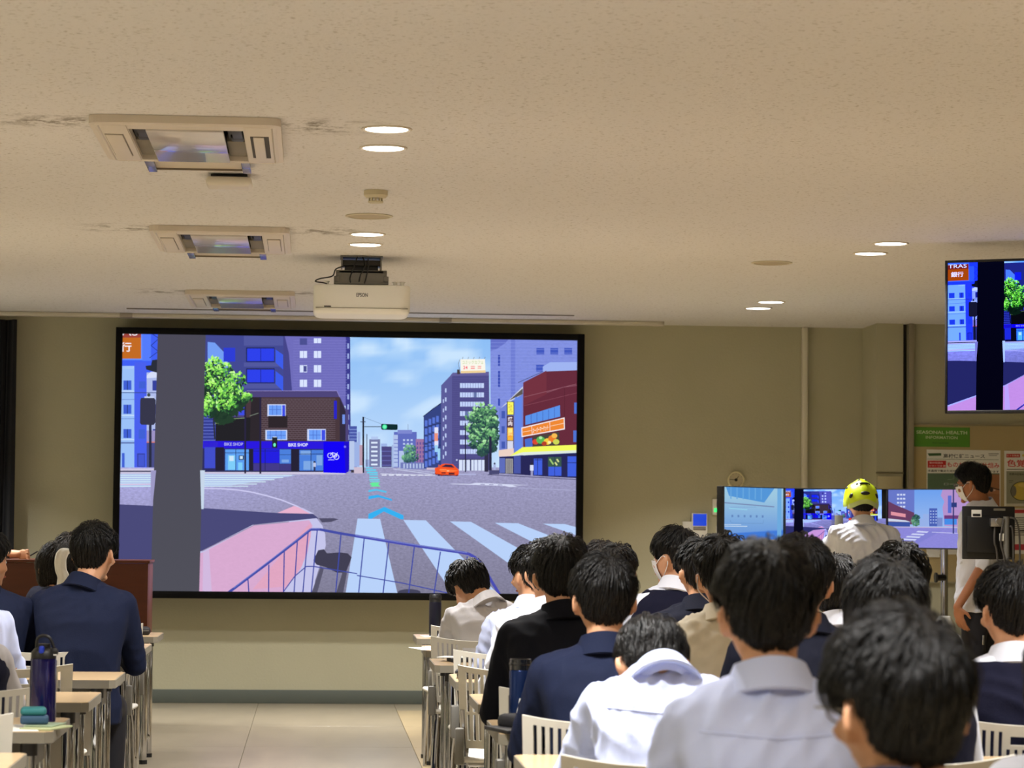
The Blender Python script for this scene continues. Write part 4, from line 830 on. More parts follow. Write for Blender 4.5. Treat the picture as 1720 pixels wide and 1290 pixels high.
# ------------------------------------------------------------------ black office monitor on a pole, seen from behind
YM = 15.7
a0_, a1_ = at(1617.5, 850, YM), at(1705, 940, YM)
mw, mh = a1_.x - a0_.x, a0_.z - a1_.z
om = empty('monitor_on_pole', ((a0_.x + a1_.x) / 2, YM, 0), 0.0, 'black monitor seen from behind on a grey pole with hanging cables', 'monitor')
zb2 = a1_.z
MB().box(-mw / 2, mw / 2, 0, 0.03, zb2, zb2 + mh, 0.005).box(-mw / 2 + .02, mw / 2 - .1, -0.025, 0.0, zb2 + .04, zb2 + mh - .06, 0.006).build('casing', M_BLACK, om)
MB().box(-mw / 2 + .008, mw / 2 - .008, 0.0295, 0.0315, zb2 + .012, zb2 + mh - .01).build('screen', M_LCD, om, smooth=False)
pxl = at(1690, 930, YM - 0.06).x - (a0_.x + a1_.x) / 2
MB().cyl((pxl, -0.06, 0.05), (pxl, -0.06, zb2 + mh - .06), 0.018, seg=20).build('pole', M_GREY, om)
MB().box(pxl - .09, pxl + .02, -0.05, -0.002, zb2 + mh - .12, zb2 + mh - .07, 0.004).cyl((pxl - .04, -0.07, zb2 + mh - .09), (pxl - .04, -0.02, zb2 + mh - .09), 0.022).build('bracket', M_STEEL, om)
MB().cyl((pxl, -0.06, 0.0), (pxl, -0.06, 0.05), 0.22, 0.19, seg=32).build('base', M_BLACK, om)
MB().box(-mw / 2 + .045, -mw / 2 + .105, -0.029, -0.025, zb2 + mh - .065, zb2 + mh - .022).build('paper_label', M_PAPER, om, smooth=False)
MB().box(-mw / 2 + .052, -mw / 2 + .098, -0.0305, -0.0291, zb2 + mh - .06, zb2 + mh - .045).build('label_print', M_BLACK, om, smooth=False)
MB().box(mw / 2 - .13, mw / 2 - .06, -0.004, -0.0005, zb2 + mh - .025, zb2 + mh - .012).build('silver_badge', M_STEEL, om, smooth=False)
MB().box(pxl - .045, pxl - .018, -0.085, -0.07, zb2 + .11, zb2 + .155, 0.003).build('power_adapter', M_WHITE, om)
cb = MB()
for pts in ([(pxl - .06, -.03, zb2 + .2), (pxl - .07, -.06, zb2 + .1), (pxl - .05, -.05, zb2), (pxl - .03, -.05, 0.6), (pxl - .05, -.05, 0.06)], [(pxl - .02, -.08, zb2 + .24), (pxl - .04, -.09, zb2 + .1), (pxl - .01, -.09, zb2 - .1), (pxl - .02, -.09, 0.3)],
            [(pxl + .02, -.07, zb2 + .25), (pxl + .06, -.08, zb2 + .22), (pxl + .08, -.07, zb2 + .05), (pxl + .07, -.06, 0.7), (pxl + .05, -.06, 0.06)], [(pxl + .02, -.06, zb2 + .2), (pxl + .04, -.07, zb2 + .1), (pxl + .035, -.07, 0.5), (pxl + .03, -.06, 0.06)]):
    cb.tube(wig(pts, 8), 0.006, seg=7)
cb.build('cable', mat('grey_cable', lin(70, 66, 62), 0.5), om)

# ------------------------------------------------------------------ notice board
YN = 19.485
A = at(1535, 714, YN); bdx0 = A.x; bdz1 = A.z
nb = empty('notice_board', (bdx0, YN, 0.95), 0, 'wide beige pinboard with posters behind the standing man', 'notice board')
MB().box(0, 2.1, 0.0, 0.0135, 0, bdz1 - 0.95).build('panel', mat('cork_beige', lin(186, 168, 124), 0.9, bump=0.2, bscale=120), nb, smooth=False)
f = MB()
bh = bdz1 - 0.95
f.box(-.012, 0, -.008, .012, -.012, bh + .012, .002).box(2.1, 2.112, -.008, .012, -.012, bh + .012, .002).box(0, 2.1, -.008, .012, bh, bh + .012, .002).box(0, 2.1, -.008, .012, -.012, 0, .002)
f.build('frame', mat('board_frame', lin(150, 142, 112), 0.5), nb)
class Print(Pic): pass
mpn = mat('poster_ink', (0.5, 0.5, 0.5), 0.55)
nn = mpn.node_tree.nodes; va = nn.new('ShaderNodeVertexColor'); va.layer_name = 'col'
mpn.node_tree.links.new(va.outputs['Color'], nn['Principled BSDF'].inputs['Base Color'])
def poster(name, px0, py0, px1, py1, base, label, draw, dy=0.0, sg='poster'):
    a_, b_ = at(px0, py0, YN - .003), at(px1, py1, YN - .003)
    W_, H_ = b_.x - a_.x, a_.z - b_.z
    d = empty(name, (a_.x, YN - 0.001 - dy, b_.z), 0, label, sg)
    MB().box(0, W_, -0.002, 0, 0, H_).build('sheet', base, d, smooth=False)
    s = Pic(lambda p: ((at(p[0], p[1], YN - .003).x - a_.x) / W_, (at(p[0], p[1], YN - .003).z - b_.z) / H_)); draw(s)
    o = s.realise(d, (0, 0, 1, 1), W_, H_, y0=-0.0021, name='print', step=3e-5); o.data.materials.clear(); o.data.materials.append(mpn)
    return d, W_, H_
def z5(x, y): return (1460 + x / 6.615, 700 + y / 6.615)
def p_green(s):
    s.rect(z5, 497, 112, 1118, 340, (88, 150, 46)).line(z5, [(500, 116), (1115, 116), (1115, 336), (500, 336), (500, 116)], 4, (60, 120, 30)).text(z5, 'SEASONAL HEALTH', [(524, 152), (1088, 160), (1088, 198), (524, 188)], (214, 226, 186), True).text(z5, 'INFORMATION', [(628, 212), (982, 218), (982, 250), (628, 244)], (204, 218, 172), True)
    s.text(z5, '季節の健康情報', [(700, 280), (884, 284), (884, 304), (700, 300)], (52, 96, 40))
poster('green_sign', 1535.2, 717, 1629, 751.2, M_PAPER, 'green sign lettered SEASONAL HEALTH INFORMATION on the pinboard', p_green, sg='sign')
def p_eye(s):
    s.text(z5, '高校保健ニュース', [(824, 410), (1285, 416), (1285, 462), (824, 458)], (60, 66, 70), True).poly(z5, [(650, 406), (800, 404), (800, 432), (665, 436)], (60, 96, 56)).rects(z5, [(1325, 408, 1440, 416), (1330, 428, 1420, 434)], (110, 110, 110)).line(z5, [(645, 470), (1440, 478)], 4, (90, 110, 90))
    s.rect(z5, 650, 488, 854, 566, (200, 40, 44)).text(z5, '目の仕組み', [(672, 500), (820, 502), (820, 522), (672, 520)], (245, 225, 225), True).text(z5, 'シリーズ① 目', [(664, 534), (846, 536), (846, 558), (664, 556)], (245, 225, 225), True)
    s.text(z5, 'ものが見える仕組み', [(866, 500), (1446, 512), (1446, 572), (866, 560)], (206, 38, 46), True).text(z5, '水晶体で集めた光が網膜に届き像が脳に伝わります', [(652, 586), (1440, 598), (1440, 622), (652, 612)], (40, 42, 46), True)
    s.rect(z5, 648, 628, 1448, 1000, (92, 118, 96)).poly(z5, [(1260, 1000), (1290, 760), (1310, 640), (1448, 640), (1448, 1000)], (160, 108, 74)).poly(z5, [(1290, 760), (1448, 800), (1448, 860), (1300, 850)], (176, 122, 86)).line(z5, [(1310, 775), (1370, 790), (1448, 812)], 12, (50, 36, 34)).disc(z5, 1356, 812, 20, (44, 34, 36), 24).disc(z5, 1385, 816, 20, (206, 180, 160), 10).disc(z5, 1362, 812, 16, (34, 26, 28), 22)
    s.rects(z5, [(830, 736, 880, 760)], (170, 186, 170)).rects(z5, [(840, 742, 872, 754)], (60, 70, 64)).line(z5, [(870, 700), (940, 690), (940, 650), (1000, 650)], 4, (150, 170, 150)).line(z5, [(890, 748), (1000, 750)], 4, (200, 206, 190))
    s.rects(z5, [(1520 - 860, 1010 + 34 * k, 1440, 1018 + 34 * k) for k in range(14)], (90, 92, 90))
poster('health_poster', 1556.5, 755, 1680.5, 932, M_PAPER, 'tall health poster with red Japanese heading and a face with one eye', p_eye)
def p_col(s):
    s.rect(z5, 1524, 412, 1676, 452, (196, 44, 40)).text(z5, 'ヒトの色覚', [(1534, 420), (1664, 422), (1664, 444), (1534, 442)], (240, 214, 200), True).text(z5, '色覚の仕組み', [(1530, 474), (2150, 484), (2150, 566), (1530, 556)], (208, 50, 52), True).rects(z5, [(1530, 580, 1720, 590)], (110, 108, 100)).disc(z5, 1712, 430, 14, (216, 190, 90))
    s.rect(z5, 1524, 604, 2000, 965, (150, 150, 128)).text(z5, '色覚の仕組み', [(1556, 624), (1720, 628), (1720, 652), (1556, 648)], (40, 46, 40), True).disc(z5, 1700, 826, 132, (60, 60, 44), 108, 30).disc(z5, 1702, 826, 124, (208, 184, 84), 100, 30).disc(z5, 1606, 826, 30, (120, 116, 100), 60).rects(z5, [(1552, 708, 1600, 714), (1552, 728, 1590, 733)], (80, 84, 74)).disc(z5, 1730, 760, 80, (222, 200, 110), 24)
    s.rect(z5, 1524, 966, 2000, 1044, (214, 210, 196)).text(z5, '分類と仕組み', [(1634, 990), (1900, 996), (1900, 1020), (1634, 1014)], (50, 50, 50), True)
poster('colour_vision_poster', 1687, 757, 1784, 851, M_PAPER, 'poster with two large red characters and a cut-open yellow eyeball drawing', p_col)
def p_txt(s):
    s.rect(ident, 1687, 856, 1800, 862, (190, 50, 54)); s.rects(ident, [(1692, 869 + 3.6 * k, 1780, 870.6 + 3.6 * k) for k in range(9)], (110, 108, 104)); s.rect(ident, 1687, 914, 1800, 924, (200, 62, 78))
    s.rects(ident, [(1712, 890, 1725, 893)], (60, 60, 60))
poster('text_poster', 1687, 854, 1784, 931, M_PAPER, 'lower poster of small text lines with two red stripes behind the pole monitor', p_txt)
for x in (1560, 1677, 1690):
    p = at(x, 759, YN - .006)
wp = at(1567, 928, YN - .006)
tag(MB().box(wp.x - 0.04, wp.x + .05, YN - 0.008, YN - .004, wp.z - .035, wp.z + .012).build('paper_notice', M_PAPER, smooth=False), 'small white paper notice under the tall health poster', 'notice')
# ------------------------------------------------------------------ desks and chairs
M_TOP = mat('beige_laminate', lin(206, 178, 138), 0.22, spec=0.5, mottle=0.04, mscale=6)
M_EDGE = mat('grey_edge', lin(128, 122, 108), 0.5)
DW, DD, DZ = 1.8, 0.6, 0.70
ROWS = [15.45, 14.0, 12.62, 11.33, 9.98, 8.66, 7.34, 6.02, 4.70]     # far edge of each desk row
ROWN = ['first', 'second', 'third', 'fourth', 'fifth', 'sixth', 'seventh', 'eighth', 'ninth']
def make_desk():
    d = empty('desk', (0, 0, 0))
    def topshape(x0, x1, y0, y1, c):
        return [(x0, y0 + c), (x0 + c, y0), (x1 - c, y0), (x1, y0 + c), (x1, y1 - c), (x1 - c, y1), (x0 + c, y1), (x0, y1 - c)]
    def slab(x0, x1, y0, y1, z0, z1, c):
        q = MB(); P = topshape(x0, x1, y0, y1, c)
        a = [q.bm.verts.new((*p, z0)) for p in P]; b_ = [q.bm.verts.new((*p, z1)) for p in P]
        q.bm.faces.new(a[::-1]); q.bm.faces.new(b_)
        for k in range(8): q.bm.faces.new((a[k], a[(k + 1) % 8], b_[(k + 1) % 8], b_[k]))
        return q
    slab(0.003, DW - .003, 0.003, DD - .003, DZ - 0.006, DZ, 0.02).build('desktop', M_TOP, d, smooth=False)
    slab(0, DW, 0, DD, DZ - 0.034, DZ - 0.0015, 0.024).build('edge_band', M_EDGE, d, smooth=False)
    for x in (0.075, DW - 0.075):
        for y in (0.07, DD - 0.09):
            lg = MB().cyl((x, y, 0.02), (x, y, DZ - 0.06), 0.0215, seg=20).build('leg', M_CHROME, d)
            MB().cyl((x, y, 0.0), (x, y, 0.022), 0.025, seg=16).build('foot', M_BLACK, d)
            MB().cyl((x, y, DZ - 0.075), (x, y, DZ - 0.034), 0.026, seg=16).build('collar', mat('dark_collar', lin(40, 38, 38), 0.4), d)
        MB().box(x - 0.006, x + 0.006, 0.1, DD - 0.12, DZ - 0.12, DZ - 0.036, 0.003).build('side_bracket', M_GREY, d)
        MB().cyl((x, 0.07, 0.12), (x, DD - 0.09, 0.12), 0.012).build('foot_rail', M_CHROME, d)
    MB().box(0.12, DW - 0.12, DD - 0.1, DD - 0.085, 0.36, DZ - 0.05, 0.003).build('modesty_panel', mat('panel_white', lin(196, 190, 176), 0.5), d)
    MB().box(0.12, DW - 0.12, 0.12, DD - 0.12, DZ - 0.13, DZ - 0.12, 0.002).build('book_shelf', M_GREY, d)
    return d
def bent(xx):                                    # backrest curve seen from above
    return 0.055 * (xx / 0.24) ** 2
def make_chair():
    d = empty('chair', (0, 0, 0))
    n_ = 18; wv = 0.41 / n_; xsx = [-0.235]
    for k in range(n_): xsx += [-0.205 + wv * k, -0.205 + wv * (k + .45)]
    xsx += [0.205, 0.235]
    zs = [0.47, 0.50, 0.60, 0.610, 0.700, 0.712, 0.736, 0.748, 0.768]
    q = MB(); vv = {}
    def vt(i, j):
        if (i, j) not in vv:
            x = xsx[i]; z = zs[j]; t = (z - 0.46) / 0.31
            vv[(i, j)] = q.bm.verts.new((x * (0.94 + 0.06 * t), -0.225 + bent(x) - 0.05 * t, z + 0.022 * (x / 0.235) ** 2 * max(0, (t - .5) / .5)))
        return vv[(i, j)]
    for i in range(len(xsx) - 1):
        xm = (xsx[i] + xsx[i + 1]) / 2; bar = abs(xm) > 0.205 or i % 2 == 0
        for j in range(len(zs) - 1):
            solid = bar or j in (0, 2, 7)
            if abs(xm) < 0.09: solid = j in (0, 2, 4, 6, 7) or (bar and j != 5) or (j == 5 and abs(xm) > .078)
            if solid: q.bm.faces.new((vt(i, j), vt(i + 1, j), vt(i + 1, j + 1), vt(i, j + 1)))
    bmesh.ops.recalc_face_normals(q.bm, faces=q.bm.faces)
    bmesh.ops.solidify(q.bm, geom=list(q.bm.faces), thickness=0.007)
    q.build('backrest', M_CHAIR, d, smooth=False)
    s = MB(); s.box(-0.22, 0.22, -0.2, 0.22, 0.415, 0.437, 0.012, seg=3).build('seat', M_CHAIR, d)
    for sx_ in (-1, 1):
        MB().tube(wig([(sx_ * .205, 0.19, 0.0), (sx_ * .2, 0.17, 0.3), (sx_ * .19, 0.15, 0.413)], 4), 0.0105, seg=8).build('leg', M_CHROME, d)
        MB().tube(wig([(sx_ * .215, -0.26, 0.0), (sx_ * .21, -0.2, 0.25), (sx_ * .2, -0.17, 0.43), (sx_ * .215, -0.2, 0.62)], 4), 0.0105, seg=8).build('leg', M_CHROME, d)
        MB().box(sx_ * .225 - .018, sx_ * .225 + .018, -0.245, -0.19, 0.41, 0.55, 0.008).build('back_hinge', M_GREY, d)
    MB().cyl((-.2, -.17, .405), (.2, -.17, .405), .009).cyl((-.19, .15, .405), (.19, .15, .405), .009).build('cross_rail', M_CHROME, d)
    return d
desk0, chair0 = make_desk(), make_chair(); used = {'d': False, 'c': False}
def put(kind, x, y, label, rz=0.0):
    src = desk0 if kind == 'd' else chair0
    o = copy_tree(src) if used[kind] else src
    used[kind] = True; o.location = (x, y, 0); o.rotation_euler = (0, 0, rz)
    tag(o, label, 'desk' if kind == 'd' else 'chair', 'long beige classroom desks' if kind == 'd' else 'white slotted classroom chairs')
    return o
RXS = (.577, .566, .548, .575, .582, .563, .552, .56, .57); LXS = (-.845, -.825, -.80, -.775, -.768, -.764, -.76)
for i, y in enumerate(ROWS):
    put('d', RXS[i], y - DD, 'long beige desk right of the aisle, %s desk back from the big screen' % ROWN[i])
for i, y in enumerate(ROWS[:7]):
    put('d', LXS[i] - DW, y - DD, 'long beige desk left of the aisle, %s desk back from the big screen' % ROWN[i])
COLR = (0.83, 1.43, 2.03)
jit = [0.03, -0.02, 0.01, -0.03, 0.02, 0.0, -0.01, 0.02, 0.0]
for i, y in enumerate(ROWS):
    for c, x in enumerate(COLR):
        if c == 2 and i in (0, 8): continue
        put('c', x + jit[(i + c) % 9] * .6 , y - DD - 0.22 + jit[(i * 2 + c) % 9] - (0.0 if i < 7 else 0.0), 'white slotted chair at the %s desk right of the aisle, %s seat from the aisle' % (ROWN[i], ('aisle', 'middle', 'far')[c]), jit[(i + 2 * c) % 9] * 3)
for i, y in enumerate(ROWS[:7]):
    for c, x in enumerate(((-1.12, -1.1, -1.16, -1.1, -1.13, -1.06, -1.1)[i], -1.7)):
        dy = -0.27
        put('c', x + jit[(i + c + 3) % 9], y - DD + dy, 'white slotted chair at the %s desk left of the aisle, %s seat from the aisle' % (ROWN[i], ('aisle', 'second')[c]), jit[(i + c) % 9] * 3)
# ------------------------------------------------------------------ things on the desks
Z = DZ
def bottle(name, x, y, h, r, m_body, m_cap, label, style='flask'):
    d = empty(name, (x, y, Z), 0, label, 'bottle')
    if style == 'sport':
        MB().lathe([(0, 0), (r * .96, 0.0), (r, 0.006), (r, h * .70), (r * .98, h * .73), (r * .8, h * .735)], seg=32).build('body', m_body, d)
        MB().lathe([(r * .92, h * .728), (r * .96, h * .735), (r * .96, h * .80), (r * .75, h * .84), (r * .5, h * .86), (r * .5, h * .9), (0.0, h * .905)], seg=32).build('lid', m_cap, d)
        MB().tube(wig([(-r * .55, 0, h * .83), (-r * .5, 0, h * .95), (-r * .1, 0, h * 0.99), (r * .45, 0, h * .96), (r * .85, 0, h * .82)], 6), r * .12, seg=8).build('carry_loop', m_cap, d)
        MB().box(-r * .3, r * .12, -r * 1.0, -r * .5, h * .79, h * .88, 0.006).build('button', mat('blue_button', lin(30, 60, 190), 0.3), d)
        MB().box(r * .35, r * 1.1, -r * .6, r * .2, h * .76, h * .85, 0.008).build('spout_latch', m_cap, d)
        MB().box(r * .78, r * 1.05, -r * .62, -r * .585, h * .77, h * .785).build('white_mark', M_PAPER, d, smooth=False)
    elif style == 'flask':
        MB().lathe([(0, 0), (r * .95, 0.0), (r, 0.006), (r, h * .80), (r * .94, h * .82)], seg=32).build('body', m_body, d)
        MB().lathe([(r * .9, h * .815), (r * .97, h * .825), (r * .97, h * .985), (r * .9, h), (0, h)], seg=32).build('lid', m_cap, d)
        MB().lathe([(r * 1.02, h * .9), (r * 1.03, h * .905), (r * 1.03, h * .93), (r * 1.02, h * .935)], seg=32, cap=False).build('lid_ring', m_cap, d)
    return d
M_NAVYB = mat('navy_bottle', lin(20, 16, 84), 0.15, metal=0.35, coat=0.6)
x = (at(72.5, 1150, 8.42)).x
bottle('sports_bottle', x, 8.42, 0.272, 0.0405, M_NAVYB, M_BLACK, 'large glossy navy blue sports bottle with black flip lid on the left desk', 'sport')
bottle('vacuum_flask', at(731, 1030, 15.2).x, 15.2, 0.235, 0.035, mat('dark_navy_metal', lin(22, 22, 38), 0.3, metal=0.4), M_BLACK, 'tall black vacuum flask standing on the front desk right of the aisle')
bottle('vacuum_flask', at(874, 1150, 8.5).x, 8.5, 0.205, 0.0355, mat('blue_metal', lin(14, 40, 92), 0.25, metal=0.5), mat('smoked_lid', lin(20, 24, 32), 0.15, coat=0.8), 'dark blue tumbler with smoky lid on a desk right of the aisle')
# green tea bottle
d = empty('tea_bottle', (at(773, 1030, 15.0).x, 15.0, Z), 0, 'clear plastic bottle of bright green tea on the front desk behind the bent student', 'bottle')
M_TEA = mat('green_tea', lin(150, 226, 20), 0.25, coat=0.5)
MB().lathe([(0, 0), (0.032, 0), (0.034, 0.01), (0.034, 0.10), (0.03, 0.135), (0.018, 0.16)], seg=28).build('tea', M_TEA, d)
MB().lathe([(0.0185, 0.158), (0.0135, 0.175), (0.0135, 0.19)], seg=24).build('neck', mat('clear_plastic', lin(206, 226, 170), 0.1, trans=0.7), d)
MB().cyl((0, 0, 0.19), (0, 0, 0.208), 0.0155, seg=20).build('cap', mat('lime_cap', lin(180, 230, 90), 0.4), d)
def sheet(name, x, y, w_, d_, z, rz, m, label, cat, th=0.002, **kw):
    e_ = empty(name, (x, y, z), rz, label, cat); MB().box(-w_ / 2, w_ / 2, -d_ / 2, d_ / 2, 0, th, min(th * .3, .004)).build('sheet' if th < .004 else 'cover', m, e_); return e_
yl = 8.25
xl = at(60, 1200, yl).x
sheet('paper_sheet', at(30, 1215, yl - .05).x, yl - .05, 0.1, 0.26, Z, 0.2, M_PAPER, 'white paper sheet hanging near the corner of the left desk below the blue case', 'paper')
sheet('green_notebook', at(78, 1210, 8.2).x, 8.2, 0.1, 0.16, Z, -0.35, mat('pale_green_cover', lin(186, 196, 150), 0.7), 'pale green notebook under the navy sports bottle', 'notebook', 0.006)
sheet('grey_notebook', at(76, 1205, 8.24).x, 8.24, 0.09, 0.15, Z + 0.0065, -0.2, mat('grey_green_cover', lin(150, 168, 140), 0.7), 'grey green booklet lying on the pale green notebook', 'notebook', 0.004)
e_ = empty('pencil_case', (at(58, 1195, 8.24).x, 8.24, Z + 0.011), 0.1, 'teal and blue soft pencil case on the notebooks beside the navy sports bottle', 'pencil case')
MB().box(-0.042, 0.042, -0.04, 0.04, 0, 0.026, 0.008, seg=3).build('lower_pouch', mat('slate_blue_cloth', lin(52, 84, 112), 0.7), e_)
MB().box(-0.042, 0.036, -0.035, 0.05, 0.025, 0.05, 0.012, seg=4).build('upper_pouch', mat('teal_cloth', lin(40, 120, 124), 0.6), e_)
def pouch(x, y, w_, d_, h, m, label, rz=0.1, name='pencil_case', cat='pencil case'):
    e_ = empty(name, (x, y, Z), rz, label, cat)
    MB().box(-w_ / 2, w_ / 2, -d_ / 2, d_ / 2, 0, h, h * .4, seg=3).build('case', m, e_)
    MB().box(-w_ / 2 + .01, w_ / 2 - .01, -d_ / 2 - .001, -d_ / 2 + .004, h * .5, h * .58).build('zip', M_GREY, e_); return e_
M_BK = mat('black_cloth', lin(22, 22, 28), 0.7)
pouch(at(236, 1050, 15.1).x, 15.1, 0.11, 0.1, 0.045, M_BK, 'black pencil case on the front desk left of the aisle')
pouch(at(232, 1076, 13.75).x, 13.75, 0.06, 0.08, 0.02, M_BK, 'small grey phone-sized case on the second desk left of the aisle')
pouch(at(868, 1205, 8.2).x, 8.2, 0.08, 0.12, 0.05, M_BK, 'crumpled black pouch beside the dark blue tumbler on the sixth desk', 0.5)
sheet('black_notebook', at(858, 1226, 8.15).x, 8.15, 0.1, 0.2, Z + .0005, 0.3, mat('black_cover', lin(26, 26, 28), 0.4), 'black notebook under the crumpled pouch on the sixth desk', 'notebook', 0.012)
e_ = empty('white_tag', (at(875, 1188, 8.18).x, 8.18, Z + 0.052), 0.1, 'white card tag standing on the crumpled black pouch', 'tag')
MB().box(-.014, .014, -0.001, 0.001, 0, .045, M=Matrix.Rotation(0.2, 4, 'Y')).build('card', M_PAPER, e_, smooth=False)
sheet('black_folder', at(797, 1128, 11.0).x, 11.0, 0.13, 0.16, Z, 0.05, mat('black_cover', lin(26, 26, 28), 0.4), 'black folder lying on the fourth desk right of the aisle', 'folder', 0.02)
sheet('black_phone', at(790, 1122, 11.02).x, 11.02, 0.12, 0.14, Z + .0205, -0.1, mat('dark_grey_cover', lin(50, 50, 52), 0.35), 'dark grey case on top of the black folder on the fourth desk', 'folder', 0.012)
sheet('paper_sheet', at(817, 1138, 10.95).x, 10.95, 0.07, 0.24, Z, 0.35, M_PAPER, 'white paper strip beside the black folder on the fourth desk', 'paper')
sheet('dark_folder', at(772, 1107, 12.35).x, 12.35, 0.1, 0.14, Z, 0.1, M_BK, 'dark folder on the third desk right of the aisle', 'folder', 0.018)
sheet('paper_sheet', at(762, 1103, 12.38).x, 12.38, 0.13, 0.14, Z + .019, -0.3, M_PAPER, 'white sheet resting on the dark folder on the third desk', 'paper')
sheet('paper_sheet', at(722, 1097, 13.6).x, 13.6, 0.15, 0.3, Z, 0.2, M_PAPER, 'white sheet overhanging the second desk right of the aisle', 'paper')
sheet('pink_paper', at(728, 1090, 13.75).x + .03, 13.72, 0.14, 0.2, Z + .0025, 0, mat('pink_paper', lin(226, 206, 190), 0.8), 'pinkish sheet on the white sheet on the second desk', 'paper')
sheet('paper_sheet', at(728, 1072, 15.15).x, 15.18, 0.12, 0.2, Z - 0.0, 0.1, M_PAPER, 'white sheet under the tall black vacuum flask on the front desk', 'paper', 0.001)
# ------------------------------------------------------------------ people
M_HAIR = mat('black_hair', (0.0042, 0.004, 0.0042), 0.4, spec=0.3, bump=0.6, bscale=220, stretch=(1, 1, 0.12))
M_HAIRB = mat('dark_brown_hair', (0.010, 0.0065, 0.005), 0.4, spec=0.3, bump=0.6, bscale=220, stretch=(1, 1, 0.12))
M_NAVY = mat('navy_jacket', lin(21, 24, 40), 0.85, spec=0.2, bump=0.08, bscale=160)
M_NAVY2 = mat('bright_navy_jacket', lin(22, 30, 56), 0.85, spec=0.2, bump=0.08, bscale=160)
M_BLKJ = mat('black_jacket', lin(13, 14, 22), 0.85, spec=0.15)
M_VEST = mat('navy_knit', lin(22, 23, 42), 0.95, spec=0.15, bump=0.3, bscale=400)
M_SH = mat('white_shirt', lin(222, 226, 240), 0.75, spec=0.3)
M_SHB = mat('pale_blue_shirt', lin(200, 210, 246), 0.75, spec=0.3)
M_SHG = mat('grey_white_shirt', lin(198, 196, 200), 0.75, spec=0.3)
M_BEI = mat('cream_shirt', lin(214, 204, 182), 0.8)
M_TRO = mat('dark_trousers', lin(26, 26, 34), 0.85)
M_SHOE = mat('indoor_shoe', lin(210, 210, 210), 0.6)
M_EYE = mat('eye_white', lin(235, 230, 225), 0.3)
M_IRIS = mat('iris', lin(30, 20, 16), 0.2)
M_MASK = mat('face_mask', lin(236, 236, 238), 0.8)
M_LIP = mat('lips', lin(190, 116, 100), 0.5)
tmp_sc = SC
def remesh(bm, vox, smooth=3, name='body'):
    bmesh.ops.recalc_face_normals(bm, faces=bm.faces)
    me = bpy.data.meshes.new('tmp'); bm.to_mesh(me); bm.free()
    o = bpy.data.objects.new('tmp', me); COL.objects.link(o)
    r = o.modifiers.new('r', 'REMESH'); r.mode = 'VOXEL'; r.voxel_size = vox; r.use_smooth_shade = True
    if smooth: s_ = o.modifiers.new('s', 'SMOOTH'); s_.factor = 0.5; s_.iterations = smooth
    dg = bpy.context.evaluated_depsgraph_get()
    out = bpy.data.meshes.new_from_object(o.evaluated_get(dg)); out.name = name
    bpy.data.objects.remove(o); bpy.data.meshes.remove(me)
    out.shade_smooth(); return out
def wrinkle(me, amp, seed, folds=1.0):
    n_ = len(me.vertices); co = np.empty(n_ * 3, np.float32); me.vertices.foreach_get('co', co); co = co.reshape(-1, 3)
    no = np.empty(n_ * 3, np.float32); me.vertices.foreach_get('normal', no); no = no.reshape(-1, 3)
    rr = np.random.RandomState(seed); d = np.zeros(n_)
    for k in range(8):                                # sums of warped ridges: soft creases that run down and across the cloth
        a = rr.uniform(-1, 1, 3); a[2] *= 0.5; a /= np.linalg.norm(a)
        f_ = rr.uniform(26, 80) * folds; ph = rr.uniform(0, 6.28)
        wv = np.sin(co @ rr.uniform(-16, 16, 3) + rr.uniform(0, 6)) * 1.8
        msk_ = np.clip(0.2 + np.sin(co @ rr.uniform(-11, 11, 3) + rr.uniform(0, 6)), 0, 1)
        d += (1 - 2 * np.abs(np.sin(co @ a * f_ + ph + wv)) ** .8) * (45.0 / f_) ** .7 * msk_
    d = d * amp / 1.6 + amp * .5
    co += no * d[:, None]; me.vertices.foreach_set('co', co.ravel()); me.update()

def skull(d):
    x, y, z = d; dn = max(0.0, -z)
    sx_ = 0.0745 * (1 - 0.30 * dn ** 1.6) * (1 + 0.02 * z)
    if y < 0: yy = y * 0.098 * (1 - 0.42 * max(0.0, dn - 0.25))
    else: yy = y * 0.092 * (1 - 0.06 * dn)
    return Vector((x * sx_, yy, z * (0.112 if z > 0 else 0.118)))
def smooth_(e0, e1, x):
    t = min(1, max(0, (x - e0) / (e1 - e0))); return t * t * (3 - 2 * t)
def hairline(d, style):
    az = abs(math.degrees(math.atan2(d[0], d[1])))      # 0 front, 180 back
    if style == 'bob':
        pts = [(0, 0.18), (35, 0.10), (50, -0.5), (90, -0.66), (130, -0.78), (180, -0.82)]
    elif style == 'long_top':
        pts = [(0, 0.18), (45, 0.12), (62, -0.12), (76, -0.15), (84, 0.10), (104, 0.08), (116, -0.45), (150, -0.66), (180, -0.72)]
    else:
        pts = [(0, 0.30), (40, 0.28), (60, 0.10), (74, -0.16), (82, 0.12), (104, 0.10), (116, -0.40), (150, -0.62), (180, -0.66)]
    for (a0, v0), (a1, v1) in zip(pts, pts[1:]):
        if a0 <= az <= a1: return v0 + (v1 - v0) * (az - a0) / (a1 - a0)
    return pts[-1][1]
def hair_r(d, style, sd, vol=1.0):
    hl = hairline(d, style); k = smooth_(hl - 0.03, hl + 0.16, d[2])
    th = (0.009 + 0.011 * smooth_(-0.3, 0.6, d[2]) + (0.010 if style == 'bob' else 0.002) * smooth_(0.1, -0.5, d[2])) * vol
    if style != 'bob':
        th *= 1 - 0.55 * smooth_(0.30, -0.25, d[2])
    nz = noise.noise(Vector((d[0] * 3 + sd, d[1] * 3, d[2] * 3))) * 0.006 + noise.noise(Vector((d[0] * 9 + sd, d[1] * 9, d[2] * 5))) * 0.004
    p_ = skull(d); L = p_.length
    return p_ * ((L + (-0.012 + (th + 0.012 + nz) * k)) / L), k
